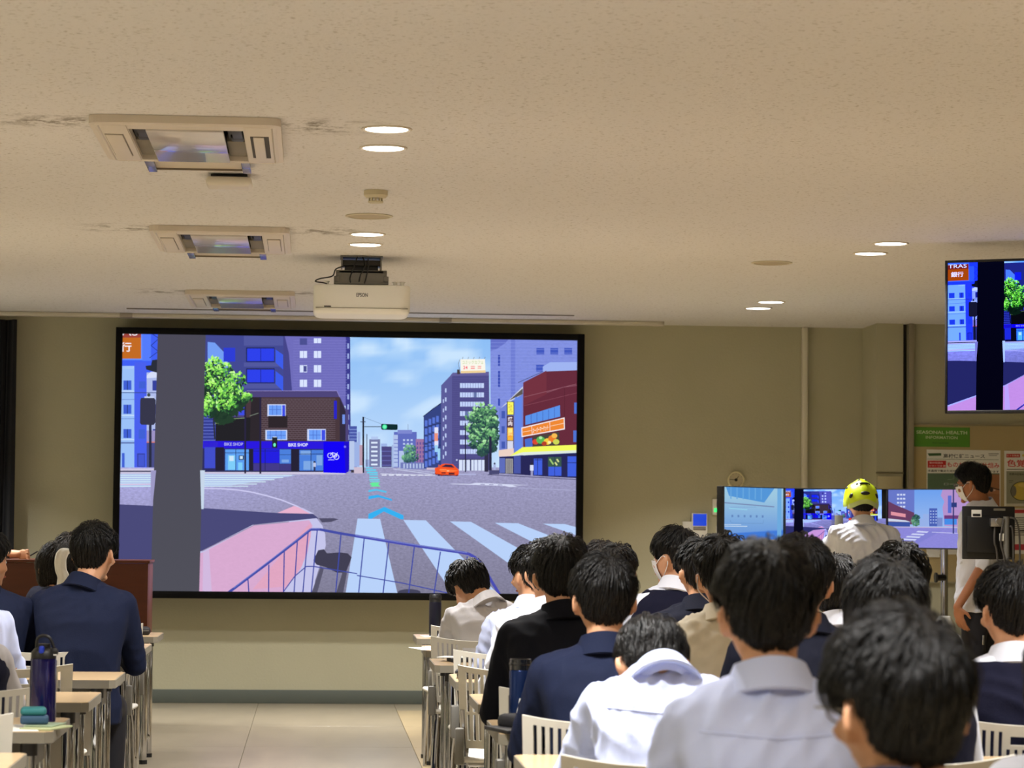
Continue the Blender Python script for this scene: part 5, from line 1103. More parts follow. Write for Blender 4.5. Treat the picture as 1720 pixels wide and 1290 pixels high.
def make_hair(style, seed, near, vol=1.0):
    U, V = (56, 40) if near else (36, 26); bm = bmesh.new(); rings = []
    for j in range(1, V):
        t = PI * j / V; rings.append([bm.verts.new(hair_r((math.sin(t) * math.cos(2 * PI * i / U), math.sin(t) * math.sin(2 * PI * i / U), math.cos(t)), style, seed, vol)[0]) for i in range(U)])
    top = bm.verts.new(hair_r((0, 0, 1), style, seed, vol)[0]); bot = bm.verts.new(skull((0, 0, -1)) * 0.9)
    for a_, b_ in zip(rings, rings[1:]):
        for i in range(U): bm.faces.new((a_[i], b_[i], b_[(i + 1) % U], a_[(i + 1) % U]))
    for i in range(U): bm.faces.new((top, rings[0][i], rings[0][(i + 1) % U])); bm.faces.new((bot, rings[-1][(i + 1) % U], rings[-1][i]))
    cap_me = bpy.data.meshes.new('hair'); bm.to_mesh(cap_me); bm.free(); cap_me.shade_smooth()
    # locks: tapered strands that flow away from the crown whorl
    rr = random.Random(seed); whorl = Vector((rr.uniform(-.15, .15), -0.45, 0.9)).normalized(); verts = []; faces = []
    n_ = 2000 if near else 800; wd0 = 0.0024 if near else 0.0042
    for _ in range(n_):
        z = rr.uniform(-0.75, 1.0); a = rr.uniform(0, 2 * PI); q = math.sqrt(1 - z * z); d = Vector((q * math.cos(a), q * math.sin(a), z))
        if d.z < hairline(d, style) + 0.05: continue
        fl = d - whorl; fl = fl - d * fl.dot(d)
        if fl.length < 0.02: fl = Vector((rr.uniform(-1, 1), rr.uniform(-1, 1), 0))
        fl.normalize(); sw = d.cross(fl); fl = (fl + sw * rr.uniform(-.35, .35) + Vector((0, 0, -0.35))).normalized()
        ln = rr.uniform(0.03, 0.07) * (1.3 if style == 'bob' else 1); K = 5; p = []; lift = rr.uniform(0.0008, 0.0045) * (1 + 1.6 * max(0, d.z)); dd = d.copy(); flick = rr.uniform(-0.3, 1.0) * 0.004
        for k in range(K + 1):
            base, kk = hair_r(dd, style, seed, vol)
            if kk < 0.35 and k > 1: break
            t = k / K; p.append((base + dd * (lift * (0.4 + math.sin(PI * min(1, t * .9))) + flick * t * t), dd.copy()))
            dd = dd + fl * (ln / K / 0.1); dd.normalize(); fl = (fl - dd * fl.dot(dd)).normalized()
        if len(p) < 3: continue
        wd = wd0 * rr.uniform(.6, 1.5); k0 = len(verts)
        for k, (c_, dr) in enumerate(p):
            t = k / (len(p) - 1); side_ = dr.cross((p[min(k + 1, len(p) - 1)][0] - p[max(k - 1, 0)][0]).normalized()); ww = wd * (1 - t ** 2 * .9) * (0.5 + min(1, t * 3) * .5)
            verts += [c_ - side_ * ww, c_ + dr * ww * .7, c_ + side_ * ww]
        for k in range(len(p) - 1):
            for e_ in (0, 1): faces.append((k0 + k * 3 + e_, k0 + k * 3 + e_ + 1, k0 + k * 3 + 4 + e_, k0 + k * 3 + 3 + e_))
    lk = bpy.data.meshes.new('hair_strands'); lk.from_pydata(verts, [], faces); lk.shade_smooth()
    b_ = bmesh.new(); b_.from_mesh(cap_me); b_.from_mesh(lk); b_.to_mesh(cap_me); b_.free(); bpy.data.meshes.remove(lk)
    return cap_me
_hair = {}
def hair_mesh(style, seed, near, vol):
    seed = {True: seed % 3, False: 7}[near]; vol = round(vol * 5) / 5
    k = (style, seed, near, vol)
    if k not in _hair: _hair[k] = make_hair(*k)
    return _hair[k]
def add_head(mb, Mh):
    U, V = 28, 22; bm = mb.bm; rings = []
    for j in range(1, V):
        t = PI * j / V; rings.append([bm.verts.new(Mh @ skull((math.sin(t) * math.cos(2 * PI * i / U), math.sin(t) * math.sin(2 * PI * i / U), math.cos(t)))) for i in range(U)])
    top = bm.verts.new(Mh @ skull((0, 0, 1))); bot = bm.verts.new(Mh @ skull((0, 0, -1)))
    for a_, b_ in zip(rings, rings[1:]):
        for i in range(U): bm.faces.new((a_[i], b_[i], b_[(i + 1) % U], a_[(i + 1) % U]))
    for i in range(U): bm.faces.new((top, rings[0][i], rings[0][(i + 1) % U])); bm.faces.new((bot, rings[-1][(i + 1) % U], rings[-1][i]))
    R3 = Mh.to_3x3()
    for s in (-1, 1):
        mb.ell(Mh @ Vector((s * .0845, -.018, -.010)), (.0075, .019, .031), R3 @ Matrix.Rotation(s * .62, 3, 'Z') @ Matrix.Rotation(.18, 3, 'X'), 12, 10)
        mb.ell(Mh @ Vector((s * .0805, -.008, -.036)), (.007, .010, .010), R3, 10, 8)
        mb.ell(Mh @ Vector((s * .03, .082, .018)), (.024, .010, .006), R3, 10, 8)      # brow
        mb.ell(Mh @ Vector((s * .042, .066, -.03)), (.022, .02, .018), R3, 10, 8)       # cheek
    mb.cap(Mh @ Vector((0, .090, .0)), Mh @ Vector((0, .104, -.034)), .007, .0115, 10)
    for s in (-1, 1): mb.ell(Mh @ Vector((s * .012, .094, -.037)), (.008, .010, .007), R3, 8, 6)
    mb.ell(Mh @ Vector((0, .086, -.062)), (.024, .009, .006), R3, 10, 8); mb.ell(Mh @ Vector((0, .084, -.073)), (.020, .009, .007), R3, 10, 8)
    mb.ell(Mh @ Vector((0, .070, -.098)), (.026, .018, .015), R3, 10, 8)
def add_hand(mb, wrist, dirv, palm_n, s, curl=0.5, sc=1.0):
    dirv = dirv.normalized(); side_ = palm_n.cross(dirv).normalized() * s; nrm = palm_n.normalized()
    R3 = Matrix((side_, dirv, nrm)).transposed()
    mb.ell(wrist + dirv * .045 * sc, (.038 * sc, .05 * sc, .015 * sc), R3, 14, 10); mb.ell(wrist + dirv * .01, (.028 * sc, .03 * sc, .02 * sc), R3, 12, 8)
    for k, (off, ln) in enumerate(((-.028, .072), (-.0095, .082), (.0095, .077), (.027, .062))):
        p0 = wrist + dirv * .082 * sc + side_ * off * sc; d_ = (dirv + side_ * off * 2.5).normalized(); n_ = -nrm
        a = curl * (.45 + .1 * k)
        p1 = p0 + (d_ * math.cos(a) + n_ * math.sin(a)) * ln * .45 * sc; p2 = p1 + (d_ * math.cos(a * 2) + n_ * math.sin(a * 2)) * ln * .32 * sc; p3 = p2 + (d_ * math.cos(a * 2.8) + n_ * math.sin(a * 2.8)) * ln * .25 * sc
        mb.cap(p0, p1, .0092 * sc, .0085 * sc, 10).cap(p1, p2, .0085 * sc, .008 * sc, 10).cap(p2, p3, .008 * sc, .0068 * sc, 10)
    t0 = wrist + dirv * .02 * sc - side_ * .026 * sc; t1 = t0 + (dirv * .6 - side_ * .7 - nrm * .25).normalized() * .042 * sc; t2 = t1 + (dirv * .9 - side_ * .25 - nrm * .3).normalized() * .032 * sc
    mb.cap(t0, t1, .0125 * sc, .0105 * sc, 10).cap(t1, t2, .0105 * sc, .008 * sc, 10)

def person(head, seat_y=None, seat_x=None, yaw=0, pitch=0, roll=0, style='short', hair=None, top='jacket', m=None, m2=None, label='', group='students seated at the desks',
           neck_drop=0.262, sh=None, lean=0.06, near=False, seed=1, mask=False, glasses=False, shw=1.0, stand=False, pose=None, hscale=1.0, body_rz=0.0, arms=None, vol=1.0, vox=None, skin=None, wr=None, collar_m=None, seat_h=0.437):
    """head: world point of the top of the hair. Everything is built in the frame of the person, origin on the floor under the seat."""
    hx_, hy_, hz_ = head
    seat_y = hy_ - lean if seat_y is None else seat_y; seat_x = hx_ if seat_x is None else seat_x
    org = Vector((seat_x, seat_y, 0)); Rb = Matrix.Rotation(-body_rz, 3, 'Z')
    loc = Rb @ (Vector((hx_, hy_, hz_)) - org)
    Rh = Matrix.Rotation(yaw - body_rz, 4, 'Z') @ Matrix.Rotation(-pitch, 4, 'X') @ Matrix.Rotation(roll, 4, 'Y')
    topdir = Vector((0, 0, 0.128 * hscale)) if pitch < 0.5 else Vector((0, -0.02, 0.122 * hscale))
    hc = loc - topdir; Mh = Matrix.Translation(hc) @ Rh @ Matrix.Diagonal((hscale, hscale, hscale, 1))
    S = Vector(sh) if sh else Vector((hc.x * 0.85, hc.y * 0.8 - .03, loc.z - neck_drop))      # base of the neck between the shoulders
    skinm = skin or M_SKIN
    hip = Vector((0, -0.02, 0.53)) if not stand else Vector((0, 0, 0.93))
    T = hip
    def spine(t): 
        b_ = -0.035 * math.sin(PI * min(1, t)) * (1 if not stand else .4)
        return Vector((T.x + (S.x - T.x) * t, T.y + (S.y - T.y) * t + b_, T.z + (S.z - T.z) * t))
    def torso(mb, g, square=0.0, low=-0.12):
        secs = []
        for t, hw, hd in ((low, .17, .125), (0, .172, .13), (.25, .152, .112), (.5, .162, .112), (.72, .182, .115), (.86, .188, .102), (.93, .170 + square, .085), (.985, .118 + square, .070), (1.02, .080 + square * .3, .062), (1.05, .056, .054)):
            c_ = spine(t); secs.append(((c_.x, c_.y, c_.z), hw * shw + g, hd + g))
        mb.loft(secs, 28, 2.5)
    sp = spine(0.9)
    shs = [Vector((S.x + s * (.163 * shw), sp.y + .012, S.z - .078)) for s in (-1, 1)]
    if arms: arms_ = [[Vector(p) for p in a_] for a_ in arms]
    else:
        arms_ = []
        for i, s in enumerate((-1, 1)):
            el = Vector((S.x * .7 + s * .225, shs[i].y + .11, max(S.z - .34, .66))); wr_ = Vector((s * .14, shs[i].y + .40, 0.745)); arms_.append([shs[i], el, wr_])
    vx = vox or (0.0092 if near else 0.0125)
    nk0 = Mh @ Vector((0, -.028, -.055)); nk1 = S + Vector((0, -.01, -.0))
    # body: one continuous skin
    mb = MB(); add_head(mb, Mh); mb.cap(nk0, nk1, .052 * hscale, .054, 16); torso(mb, -.024)
    for i, s in enumerate((-1, 1)):
        a_ = arms_[i]; mb.cap(a_[0], a_[1], .040, .036).cap(a_[1], a_[2], .037, .026)
        dv = (a_[2] - a_[1]); add_hand(mb, a_[2], dv if len(a_) < 4 else (a_[3] - a_[2]), Vector((0, 0, 1)) if not stand else Vector((s * .9, .2, 0)), s if not stand else s, 0.6 if stand else .35)
    if stand:
        for s in (-1, 1): mb.cap((s * .09, 0, .88), (s * .10, .01, .48), .078, .052).cap((s * .10, .01, .48), (s * .10, -.01, .08), .05, .034).cap((s * .10, -.02, .05), (s * .10, .13, .035), .036, .028)
    else:
        for s in (-1, 1): mb.cap((s * .09, 0, seat_h + .085), (s * .12, .40, seat_h + .065), .074, .05).cap((s * .12, .40, seat_h + .06), (s * .12, .40, .08), .05, .034).cap((s * .12, .38, .045), (s * .12, .52, .035), .033, .026)
    bme = remesh(mb.bm, vx if not stand else (vox or .009), 2)
    root = link('person', bme, None, skinm); root.location = org; root.rotation_euler = (0, 0, body_rz)
    tag(root, label, 'person', group)
    # trousers, shoes
    mb = MB()
    if stand:
        mb.ell((0, 0, .90), (.165, .115, .10))
        for s in (-1, 1): mb.cap((s * .085, 0, .86), (s * .10, .01, .48), .094, .068).cap((s * .10, .01, .48), (s * .10, -.01, .09), .066, .055)
    else:
        mb.ell((0, -.02, seat_h + .105), (.175, .13, .105))
        for s in (-1, 1): mb.cap((s * .09, 0, seat_h + .088), (s * .12, .40, seat_h + .068), .085, .066).cap((s * .12, .40, seat_h + .06), (s * .12, .40, .11), .066, .052)
    tm = remesh(mb.bm, .014, 2, 'trousers'); link('trousers', tm, root, M_TRO)
    for s in (-1, 1):
        fy = .05 if stand else .45; fx_ = .10 if stand else .12
        MB().box(fx_ * s - .045, fx_ * s + .045, fy - .11, fy + .15, 0, .085, .035, seg=3).build('shoe', M_SHOE if not stand else M_BLACK, root)
    # top garment
    g, sq, sl, cm = {'jacket': (.014, .014, .060, None), 'shirt': (.006, .004, .055, None), 'vest': (.010, .0, .055, None), 'polo': (.016, .004, .062, None)}[top]
    mb = MB(); torso(mb, g, sq, low=-.2 if stand else -.14)
    short = top == 'polo'
    for i, s in enumerate((-1, 1)):
        a_ = arms_[i]; e2 = a_[1] + (a_[2] - a_[1]) * (.72 if not short else -.04)
        mb.cap(a_[0] + Vector((0, 0, .0)), a_[1], sl + (.006 if top == 'jacket' else 0), sl - .008)
        if not short: mb.cap(a_[1], e2, sl - .008, .042)
    if pitch > .5: mb.ell(nk1 + Vector((0, -.012, -.008)), (.064, .056, .034))
    sm = remesh(mb.bm, vx, 9 if near else 6, 'shirt'); wrinkle(sm, wr if wr is not None else (.0062 if top in ('shirt', 'polo') else .0028), seed * 7 + 1)
    nm_g = 'jacket' if top == 'jacket' else 'shirt'
    if stand and pose != 'rider':
        mb2 = None
    link(nm_g, sm, root, (m2 or M_SH) if top == 'vest' else m)
    if top == 'shirt' and near and not stand:      # raised yoke seam across the back
        from mathutils.bvhtree import BVHTree
        bv = BVHTree.FromPolygons([v.co.copy() for v in sm.vertices], [tuple(p_.vertices) for p_ in sm.polygons]); pts_ = []
        for k in range(25):
            xx = S.x - .15 + .30 * k / 24; h_ = bv.ray_cast(Vector((xx, -1, spine(.80).z + .012 * abs(k - 12) / 12)), Vector((0, 1, 0)))
            if h_[0] is not None: pts_.append(h_[0] + Vector((0, -.0008, 0)))
        if len(pts_) > 8: MB().tube(pts_, .0022, seg=6).build('yoke_seam', m, root)
    if top == 'vest':
        mb = MB(); secs = []
        for t, hw, hd in ((-.14, .185, .142), (0, .188, .146), (.25, .17, .13), (.5, .18, .13), (.72, .192, .132), (.86, .178, .118), (.94, .150, .096), (.99, .118, .080)):
            c_ = spine(t); secs.append(((c_.x, c_.y, c_.z), hw * shw + .014, hd + .015))
        mb.loft(secs, 28, 2.5); vm_ = remesh(mb.bm, vx, 2, 'vest'); wrinkle(vm_, .003, seed * 3 + 5); link('knitted_vest', vm_, root, m)
    # collar: a folded band round the neck
    cmx = collar_m or ((m2 or M_SH) if top == 'vest' else m)
    mb = MB(); N = 36; rings = []; ax_n = ((nk0 - nk1).normalized() * 1.0 + Vector((0, 0, 1.0))).normalized(); hgt_ = .034 if top != 'jacket' else .04
    prof = [(0.060, -.02), (.0605, .030 + hgt_ * .4), (.066, .034 + hgt_ * .4), (.080, .014), (.094, -.014), (.090, -.019), (.070, -.005)]
    tl = Matrix.Translation(nk1) @ ax_n.to_track_quat('Z', 'Y').to_matrix().to_4x4()
    if pitch > .5: tl = Matrix.Translation((0, -.012, -.014)) @ tl
    for r_, z_ in prof:
        rings.append([mb.bm.verts.new(tl @ Vector((r_ * 1.06 * math.cos(2 * PI * k / N), r_ * math.sin(2 * PI * k / N), z_ + .012 * math.cos(2 * PI * k / N) ** 2 * -1))) for k in range(N)])
    for a_, b_ in zip(rings, rings[1:] + [rings[0]]):
        for k in range(N): mb.bm.faces.new((a_[k], a_[(k + 1) % N], b_[(k + 1) % N], b_[k]))
    mb.build('collar', cmx, root)
    # hair and face details
    hm = hair_mesh(style, seed, near, vol)
    ho = link('hair', hm, root); 
    if not hm.materials: hm.materials.append(M_HAIR)
    ho.material_slots[0].link = 'OBJECT'; ho.material_slots[0].material = hair or M_HAIR
    ho.matrix_local = Mh
    for s in (-1, 1):
        o = MB().ell((s * .0305, .0805, -.004), (.0125, .006, .0062), None, 12, 8).build('eye', M_EYE, root); o.matrix_local = Mh
        o2 = MB().ell((s * .0305, .0845, -.004), (.0055, .0035, .0055), None, 10, 8).build('iris', M_IRIS, o)
        o = MB().box(s * .031 - .017, s * .031 + .017, .088, .092, .017, .022, .002).build('eyebrow', M_HAIR, root); o.matrix_local = Mh
    o = MB().ell((0, .0935, -.0665), (.021, .0035, .006), None, 12, 6).build('lips', M_LIP, root); o.matrix_local = Mh
    if mask:
        mb = MB(); grid_ = []
        for j in range(9):
            row = []
            for i in range(15):
                az = math.radians(-68 + 136 * i / 14); el = math.radians(-4 - 56 * j / 8); d_ = (math.sin(az) * math.cos(el), math.cos(az) * math.cos(el), math.sin(el))
                q = skull(d_); q.y += .012 + .010 * math.cos(az) ** 3; q.x *= 1.06; row.append(mb.bm.verts.new(q))
            grid_.append(row)
        for r0, r1 in zip(grid_, grid_[1:]):
            for i in range(14): mb.bm.faces.new((r0[i], r1[i], r1[i + 1], r0[i + 1]))
        for s in (0, -1):
            e0, e1 = grid_[1][s].co.copy(), grid_[6][s].co.copy(); sg = -1 if s == 0 else 1
            mb.tube(wig([e0, (sg * .083, .0, .012), (sg * .088, -.032, -.01), (sg * .083, -.02, -.045), e1], 5), .0018, seg=6)
        o = mb.build('face_mask', M_MASK, root); o.matrix_local = Mh
    if glasses:
        mb = MB()
        for s in (-1, 1):
            mb.tube([(s * .032 + .022 * math.cos(2 * PI * k / 20), .104, -.004 + .017 * math.sin(2 * PI * k / 20)) for k in range(20)], .0016, seg=6, closed=True)
            mb.tube([(s * .054, .104, .0), (s * .078, .09, .002), (s * .082, .0, .004), (s * .082, -.02, -.012)], .0018, seg=6)
        mb.tube([(-.01, .104, .0), (.01, .104, .0)], .0016, seg=6)
        o = mb.build('glasses', mat('glasses_metal', lin(120, 116, 112), 0.3, metal=0.7), root); o.matrix_local = Mh
        for s in (-1, 1): MB().cyl((s * .032, .1035, -.004), (s * .032, .1045, -.004), .021, seg=20).build('lens', mat('glasses_lens', (0.95, 0.97, 1.0), 0.02, trans=1.0), o)
    return root, Mh, S

def hp(px, py, Y): q = at(px, py, Y); return (q.x, Y, q.z)
G1 = 'students in the column next to the aisle on the right'
G2 = 'students in the middle column on the right'
G3 = 'students in the far column on the right'
G4 = 'students left of the aisle'
# right block, column beside the aisle, nearest first
person(hp(1508, 1036, 3.8), yaw=.28, style='long_top', near=True, seed=11, m=M_NAVY, vol=1.35, glasses=True, hscale=1.06, lean=.02, label='blurred nearest student with glasses and big dark head at the lower right', group=G1)
person(hp(1288, 916, 5.2), yaw=0, style='short', near=True, seed=12, top='shirt', m=M_SHB, vol=1.3, hscale=1.06, lean=.05, shw=1.0, neck_drop=.265, wr=.005, label='student in pale blue shirt with large black head, second nearest at lower centre right', group=G1)
person(hp(1097, 1041, 6.85), seat_y=6.5, yaw=-.12, pitch=.75, style='short', near=True, seed=13, top='shirt', m=M_SHB, vol=1.3, hscale=1.0, sh=(-0.0, .17, .955), label='student in pale blue shirt bowing the head, showing both ears and collar', group=G1)
person(hp(1014, 934, 7.85), yaw=0.06, style='long_top', near=True, seed=14, top='jacket', m=M_NAVY2, vol=1.25, hscale=1.03, neck_drop=.272, lean=.05, label='student in bright navy jacket with full black hair and both ears showing, centre', group=G1)
person(hp(944, 904, 9.15), yaw=-.15, roll=.0, style='short', near=True, seed=15, top='jacket', m=M_BLKJ, vol=1.3, hscale=1.03, lean=.05, label='student in black jacket with spiky hair, left of the bright navy jacket', group=G1)
person(hp(921, 909, 10.5), yaw=-.15, style='short', seed=16, top='shirt', m=M_SH, vol=1.2, lean=.05, wr=.006, label='student in white shirt mostly hidden behind the black jacket', group=G1)
person(hp(893, 919, 11.8), yaw=.5, style='short', seed=17, top='shirt', m=M_SHB, vol=1.2, lean=.06, wr=.006, label='student in pale blue shirt with short hair turned left, behind the bent student', group=G1)
person(hp(791, 945, 13.3), seat_y=13.1, seat_x=at(830, 1000, 13.1).x, yaw=.35, pitch=.55, roll=-.18, style='long_top', seed=18, top='shirt', m=M_SHG, vol=1.35, hscale=1.05, sh=(-0.03, .10, .95), label='student in greyish shirt bending to the left beside the green tea bottle', group=G1)
# middle column
person(hp(1008, 911, 14.6), style='long_top', seed=21, hair=M_HAIRB, top='shirt', m=M_SH, vol=1.2, label='student with brownish hair farthest away in the middle column', group=G2)
person(hp(1037, 917, 13.1), style='long_top', seed=22, hair=M_HAIRB, top='shirt', m=M_SH, vol=1.3, hscale=1.05, label='student with rounded dark brown hair just behind the bright navy jacket student', group=G2)
person(hp(1134, 888, 11.8), yaw=.75, style='long_top', seed=23, top='vest', m=M_VEST, m2=M_SH, vol=1.3, mask=True, hscale=1.04, lean=.04, label='masked student in navy vest and white collar looking left, alone against the wall', group=G2)
person(hp(1176, 908, 10.5), yaw=.15, style='long_top', seed=24, top='jacket', m=M_NAVY, vol=1.3, lean=.05, label='student in dark navy top behind the cream shirt student', group=G2)
person(hp(1216, 904, 9.2), yaw=-.1, style='short', seed=25, top='shirt', m=M_BEI, vol=1.45, hscale=1.05, lean=.05, mask=True, label='student in cream shirt left of the large black head', group=G2)
person(hp(1344, 907, 7.85), yaw=-.1, style='long_top', near=True, seed=26, top='jacket', m=M_NAVY, vol=1.35, hscale=1.02, lean=.05, label='student in navy jacket partly hidden right of the large black head', group=G2)
person(hp(1488, 945, 6.6), yaw=.0, style='bob', near=True, seed=27, top='vest', m=M_VEST, m2=M_SH, vol=1.35, hscale=1.04, lean=.05, label='student with glossy bob hair in front of the nearest head', group=G2)
person(hp(1806, 1040, 5.2), yaw=.0, style='bob', near=True, seed=28, top='shirt', m=M_SH, vol=1.3, hscale=1.0, lean=.05, label='student at the right edge, only a strip of dark hair showing', group=G2)
# far column
person(hp(1402, 934, 10.5), yaw=0, style='bob', seed=31, top='shirt', m=M_SH, vol=1.25, lean=.05, label='student with shiny bob hair and white collar below the yellow-helmeted rider', group=G3)
person(hp(1511, 918, 9.2), yaw=.1, style='long_top', seed=32, top='shirt', m=M_SH, vol=1.35, hscale=1.05, lean=.05, label='student with round black hair just right of the rider, below the right simulator monitor', group=G3)
person(hp(1698, 951, 7.85), yaw=.15, style='short', near=True, seed=33, top='vest', m=M_VEST, m2=M_SH, vol=1.3, hscale=1.06, neck_drop=.272, lean=.05, label='student in navy knitted vest and white collar at the right edge', group=G3)
# left block
person(hp(160, 881, 11.75), seat_y=11.65, seat_x=at(136, 900, 11.65).x, sh=(.012, .03, 1.045), yaw=-.35, roll=-.06, style='short', seed=41, near=True, top='jacket', m=M_NAVY2, vol=1.3, hscale=1.03, shw=1.03, lean=.06, label='student in navy jacket seated beside the aisle on the left, broad back to the camera', group=G4)
rt_, Mh_, S_ = person(hp(96, 915, 13.2), seat_y=13.0, yaw=.3, pitch=.2, style='bob', seed=42, near=True, hair=M_HAIRB, top='jacket', m=M_NAVY, vol=1.2, label='student with dark brown bob and a white towel behind the ear, left', group=G4)
person(hp(119, 898, 14.6), style='long_top', seed=43, hair=M_HAIRB, top='jacket', m=M_NAVY, vol=1.25, label='student in the front left row, brown hair just above the towel', group=G4)
person(hp(-24, 893, 11.7), yaw=-.9, style='long_top', seed=44, top='jacket', m=M_NAVY2, vol=1.3, shw=1.05, label='student in navy jacket cut off by the left edge, face turned right', group=G4)
person(hp(-70, 898, 10.3), seat_x=at(-66, 900, 10.3).x, style='short', seed=45, top='shirt', m=M_SHB, vol=1.25, shw=1.05, label='student in pale blue shirt at the left edge behind the navy vest', group=G4)
person(hp(-88, 925, 9.05), seat_x=at(-84, 900, 9.0).x, style='short', seed=46, top='vest', m=M_VEST, m2=M_SHG, vol=1.25, shw=1.05, neck_drop=.28, label='student in navy vest over white shirt, nearest at the left edge', group=G4)
# towel on the girl's neck
tw = empty('white_towel', hp(104, 955, 13.02), 0, 'white folded towel hanging from the neck of the brown bobbed student', 'towel')
mb = MB(); pth = wig([(.03, .03, .085), (-.005, .0, .085), (-.022, -.02, .05), (-.02, -.025, .0), (-.006, -.03, -.04), (-.012, -.035, -.085), (-.03, -.04, -.10)], 6)
mb.tube(pth, .012, seg=10).tube([p + Vector((.018, -.006, -.004)) for p in pth], .011, seg=10).tube([p + Vector((.034, .006, -.002)) for p in pth[5:]], .012, seg=10)
tm = remesh(mb.bm, .005, 1, 'cloth'); wrinkle(tm, .0015, 3, 2.5); link('cloth', tm, tw, M_PAPER)

# man standing behind the monitor pole
Rz = math.radians(52)
hY = 16.5
mp = hp(1634, 779, hY)
def W2L(px, py, Y, org, rz): q = at(px, py, Y); return Matrix.Rotation(-rz, 3, 'Z') @ (Vector((q.x, Y, q.z)) - Vector((org[0], org[1], 0)))
mo = (at(1648, 900, hY).x, hY, 0)
Ls = W2L(1655, 872, hY - .12, mo, Rz); Le = W2L(1652, 948, hY - .22, mo, Rz); Lw = W2L(1608, 1020, hY - .24, mo, Rz); Lf = W2L(1612, 1040, hY - .24, mo, Rz)
Rs = Vector((.18, .02, 1.36)); Re = Vector((.22, -.02, 1.10)); Rw = Vector((.20, .03, .86))
man, Mm, Sm = person(mp, seat_x=mo[0], seat_y=mo[1], yaw=math.radians(56), pitch=.1, style='short', seed=51, near=True, top='polo', m=M_SH, stand=True, body_rz=Rz, arms=[[Ls, Le, Lw, Lf], [Rs, Re, Rw]], mask=True, glasses=True,
       vol=1.1, vox=.006, skin=M_SKIN2, wr=.005, sh=(W2L(1648, 850, hY, mo, Rz)), label='man standing in loose white top and dark trousers, masked and looking left, beside the monitors', group=None)
mb = MB(); mb.loft([((0, .0, .83), .175, .155), ((0, .0, .9), .178, .155), ((0, .0, 1.1), .175, .14), ((0, .0, 1.3), .185, .125)], 28, 2.3)
tm = remesh(mb.bm, .012, 2, 'hem'); wrinkle(tm, .007, 5); link('shirt_hem', tm, man, M_SH)
tgm = MB().box(-.012, .012, -.004, .004, -.03, .03, .004).build('key_tag', M_STEEL, man); q = W2L(1652, 1075, hY - .18, mo, Rz); tgm.location = q

# rider with helmet
rp = hp(1446, 806, 17.3)
ro = (at(1444, 900, 17.3).x, 17.15, 0)
rider, Mr, Sr = person((rp[0], 17.3, rp[2] - .02), seat_x=ro[0], seat_y=ro[1], yaw=0, pitch=.1, style='long_top', seed=52, near=True, top='shirt', m=M_SH, stand=True, hscale=1.02, neck_drop=.265, shw=1.12, pose='rider', wr=.008,
       arms=[[(-.175, .05, 1.30), (-.27, .14, 1.08), (-.22, .42, 1.02)], [(.185, .05, 1.30), (.28, .14, 1.08), (.22, .42, 1.02)]], label='rider in white shirt and neon yellow cycle helmet facing the monitors', group=None)
M_NEON = mat('neon_yellow', lin(214, 240, 10), 0.35, coat=0.4)
U, V = 48, 26; mb = MB(); rings = []
def helm(d, o_=0.0):
    q = skull(d); r = q.length
    rib = 0.004 * math.cos(7 * math.asin(max(-1, min(1, d[0])))) * smooth_(-.1, .3, d[2])
    t = .027 + o_ + rib - (.006 if d[1] < -.4 and d[2] < .1 else 0)
    p_ = q * ((r + t) / r); p_.y *= 1.1; return p_
def hlow(az): return -0.30 + 0.16 * math.cos(az) + .10 * math.cos(2 * az)
for j in range(V + 1):
    row = []
    for i in range(U):
        az = 2 * PI * i / U; lowest = math.asin(-0.02 + 0.06 * math.sin(az) - .14 * abs(math.cos(az)) ** 4)
        el = PI / 2 - (PI / 2 - lowest) * j / V
        row.append(mb.bm.verts.new(helm((math.cos(az) * math.cos(el), math.sin(az) * math.cos(el), math.sin(el)))))
    rings.append(row)
for j, (a_, b_) in enumerate(zip(rings, rings[1:])):
    for i in range(U): mb.bm.faces.new((a_[i], b_[i], b_[(i + 1) % U], a_[(i + 1) % U]))
bmesh.ops.remove_doubles(mb.bm, verts=mb.bm.verts, dist=1e-6)
bmesh.ops.recalc_face_normals(mb.bm, faces=mb.bm.faces)
bmesh.ops.solidify(mb.bm, geom=list(mb.bm.faces), thickness=-.012)
hel = mb.build('cycle_helmet', M_NEON, rider); hel.matrix_local = Mr
def vent(az, el, wx, wz, rot=0):
    a = math.radians(az); e_ = math.radians(el); d_ = Vector((math.sin(a) * math.cos(e_), -math.cos(a) * math.cos(e_), math.sin(e_))); p_ = helm(d_, .0105)
    R3 = d_.to_track_quat('Y', 'Z').to_matrix() @ Matrix.Rotation(rot, 3, 'Y')
    MB().ell(p_, (wx, .008, wz), R3, 16, 10).build('vent', M_BLACK, hel)
vent(0, 17, .030, .013); vent(-50, 12, .013, .018, -.5); vent(50, 12, .013, .018, .5); vent(0, 47, .034, .008); vent(-34, 48, .009, .008); vent(34, 48, .009, .008); vent(-28, 68, .008, .014); vent(28, 68, .008, .014); vent(-80, 34, .016, .009); vent(80, 34, .016, .009)
mb = MB(); rows = []
for j in range(4):
    rows.append([mb.bm.verts.new(helm((math.sin(a) * math.cos(e_), -math.cos(a) * math.cos(e_), math.sin(e_)), .0135)) for a in [math.radians(-70 + 140 * k / 24) for k in range(25)] for e_ in [math.radians(-1 - 3.5 * j + 4 * math.cos(3 * a))]])
for a_, b_ in zip(rows, rows[1:]):
    for i in range(24): mb.bm.faces.new((a_[i], a_[i + 1], b_[i + 1], b_[i]))
mb.build('rear_rim', mat('pale_lime', lin(196, 210, 130), 0.4), hel)
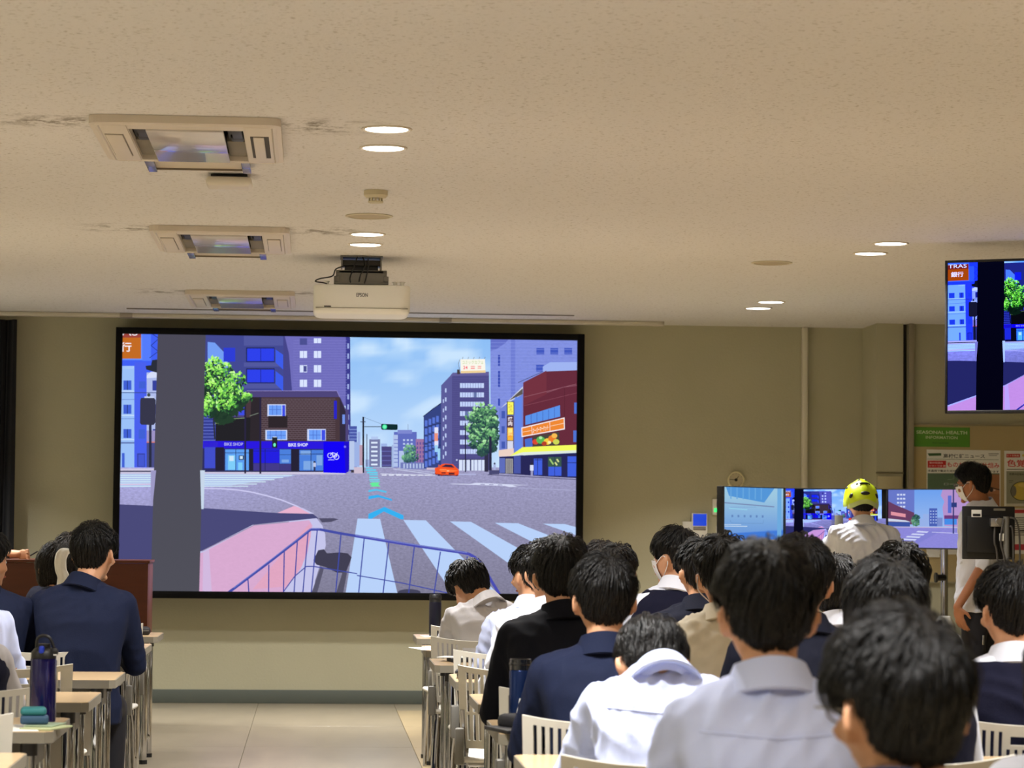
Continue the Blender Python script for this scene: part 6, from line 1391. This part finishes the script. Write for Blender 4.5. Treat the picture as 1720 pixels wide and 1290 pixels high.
# exercise bike under the rider
bk = empty('bicycle_simulator', (ro[0], 17.35, 0), 0, 'white stationary bicycle simulator under the yellow-helmeted rider', 'exercise bike')
MB().box(-.03, .03, -.35, .55, .28, .34, .01).box(-.03, .03, .42, .48, .3, 1.0, .01).box(-.03, .03, -.28, -.22, .28, .82, .01).box(-.25, .25, -.45, -.38, 0.0, .05, .01).box(-.25, .25, .6, .67, 0.0, .05, .01).box(-.03, .03, -.42, .64, .05, .08, .01).box(-.03, .03, .1, .16, .07, .3, .005).build('frame', M_WHITE, bk)
MB().box(-.07, .07, -.38, -.14, .80, .85, .03, seg=3).build('saddle', M_BLACK, bk)
MB().cyl((-.035, .5, .32), (.035, .5, .32), .22, seg=36).build('flywheel_cover', M_WHITE, bk)
MB().tube(wig([(-.24, .32, .99), (-.23, .44, 1.0), (0, .46, .98), (.23, .44, 1.0), (.24, .32, .99)], 6), .015, seg=10).build('handlebar', M_BLACK, bk)
for s in (-1, 1): MB().cyl((s * .035, .02, .3), (s * .07, .02 + s * .12, .3 - s * .06), .012).box(s * .12 - .05, s * .12 + .05, .02 + s * .12 - .04, .02 + s * .12 + .04, .29 - s * .06, .31 - s * .06, .005).build('pedal', M_BLACK, bk)
# white rounded stand base next to the monitors
p = at(1587, 1048, 17.6)
wb = empty('white_console', (p.x, 17.6, 0), 0, 'white rounded floor console with a black handle beside the standing man', 'console')
MB().loft([((0, 0, 0), .12, .16), ((0, 0, .3), .10, .14), ((0, 0, p.z), .06, .09), ((0, 0, p.z + .05), .035, .06)], 24, 3).build('shell', M_WHITE, wb)
MB().ell((-.05, -.07, p.z), (.02, .015, .03)).build('grip', M_BLACK, wb)
# presenter at the lectern, reaching over its top with a pen
lx = at(-45, 900, 17.75)
pres, Mp, Sp = person((lx.x - .22, 18.2, 1.62), seat_x=lx.x - .22, seat_y=18.2, yaw=PI, body_rz=PI, style='bob', seed=53, top='shirt', m=M_SH, stand=True, vol=1.1, neck_drop=.265,
       arms=[[Matrix.Rotation(-PI, 3, 'Z') @ (Vector((lx.x - .04, 18.15, 1.28)) - Vector((lx.x - .22, 18.2, 0))), Matrix.Rotation(-PI, 3, 'Z') @ (Vector((lx.x + .0, 17.85, 1.12)) - Vector((lx.x - .22, 18.2, 0))), Matrix.Rotation(-PI, 3, 'Z') @ (at(32, 931, 17.55) - Vector((lx.x - .22, 18.2, 0)))],
             [(.2, .0, 1.27), (.25, .12, 1.1), (.2, .3, 1.13)]], vox=.007, label='presenter behind the lectern, only forearm and hand with pen in view', group=None)
q = at(61, 930, 17.5)
tag(MB().cyl((q.x - .05, 17.5, q.z - .02), (q.x + .01, 17.47, q.z + .015), .0045, seg=10).build('pen', M_BLACK), 'black pen held by the hand on top of the lectern', 'pen')
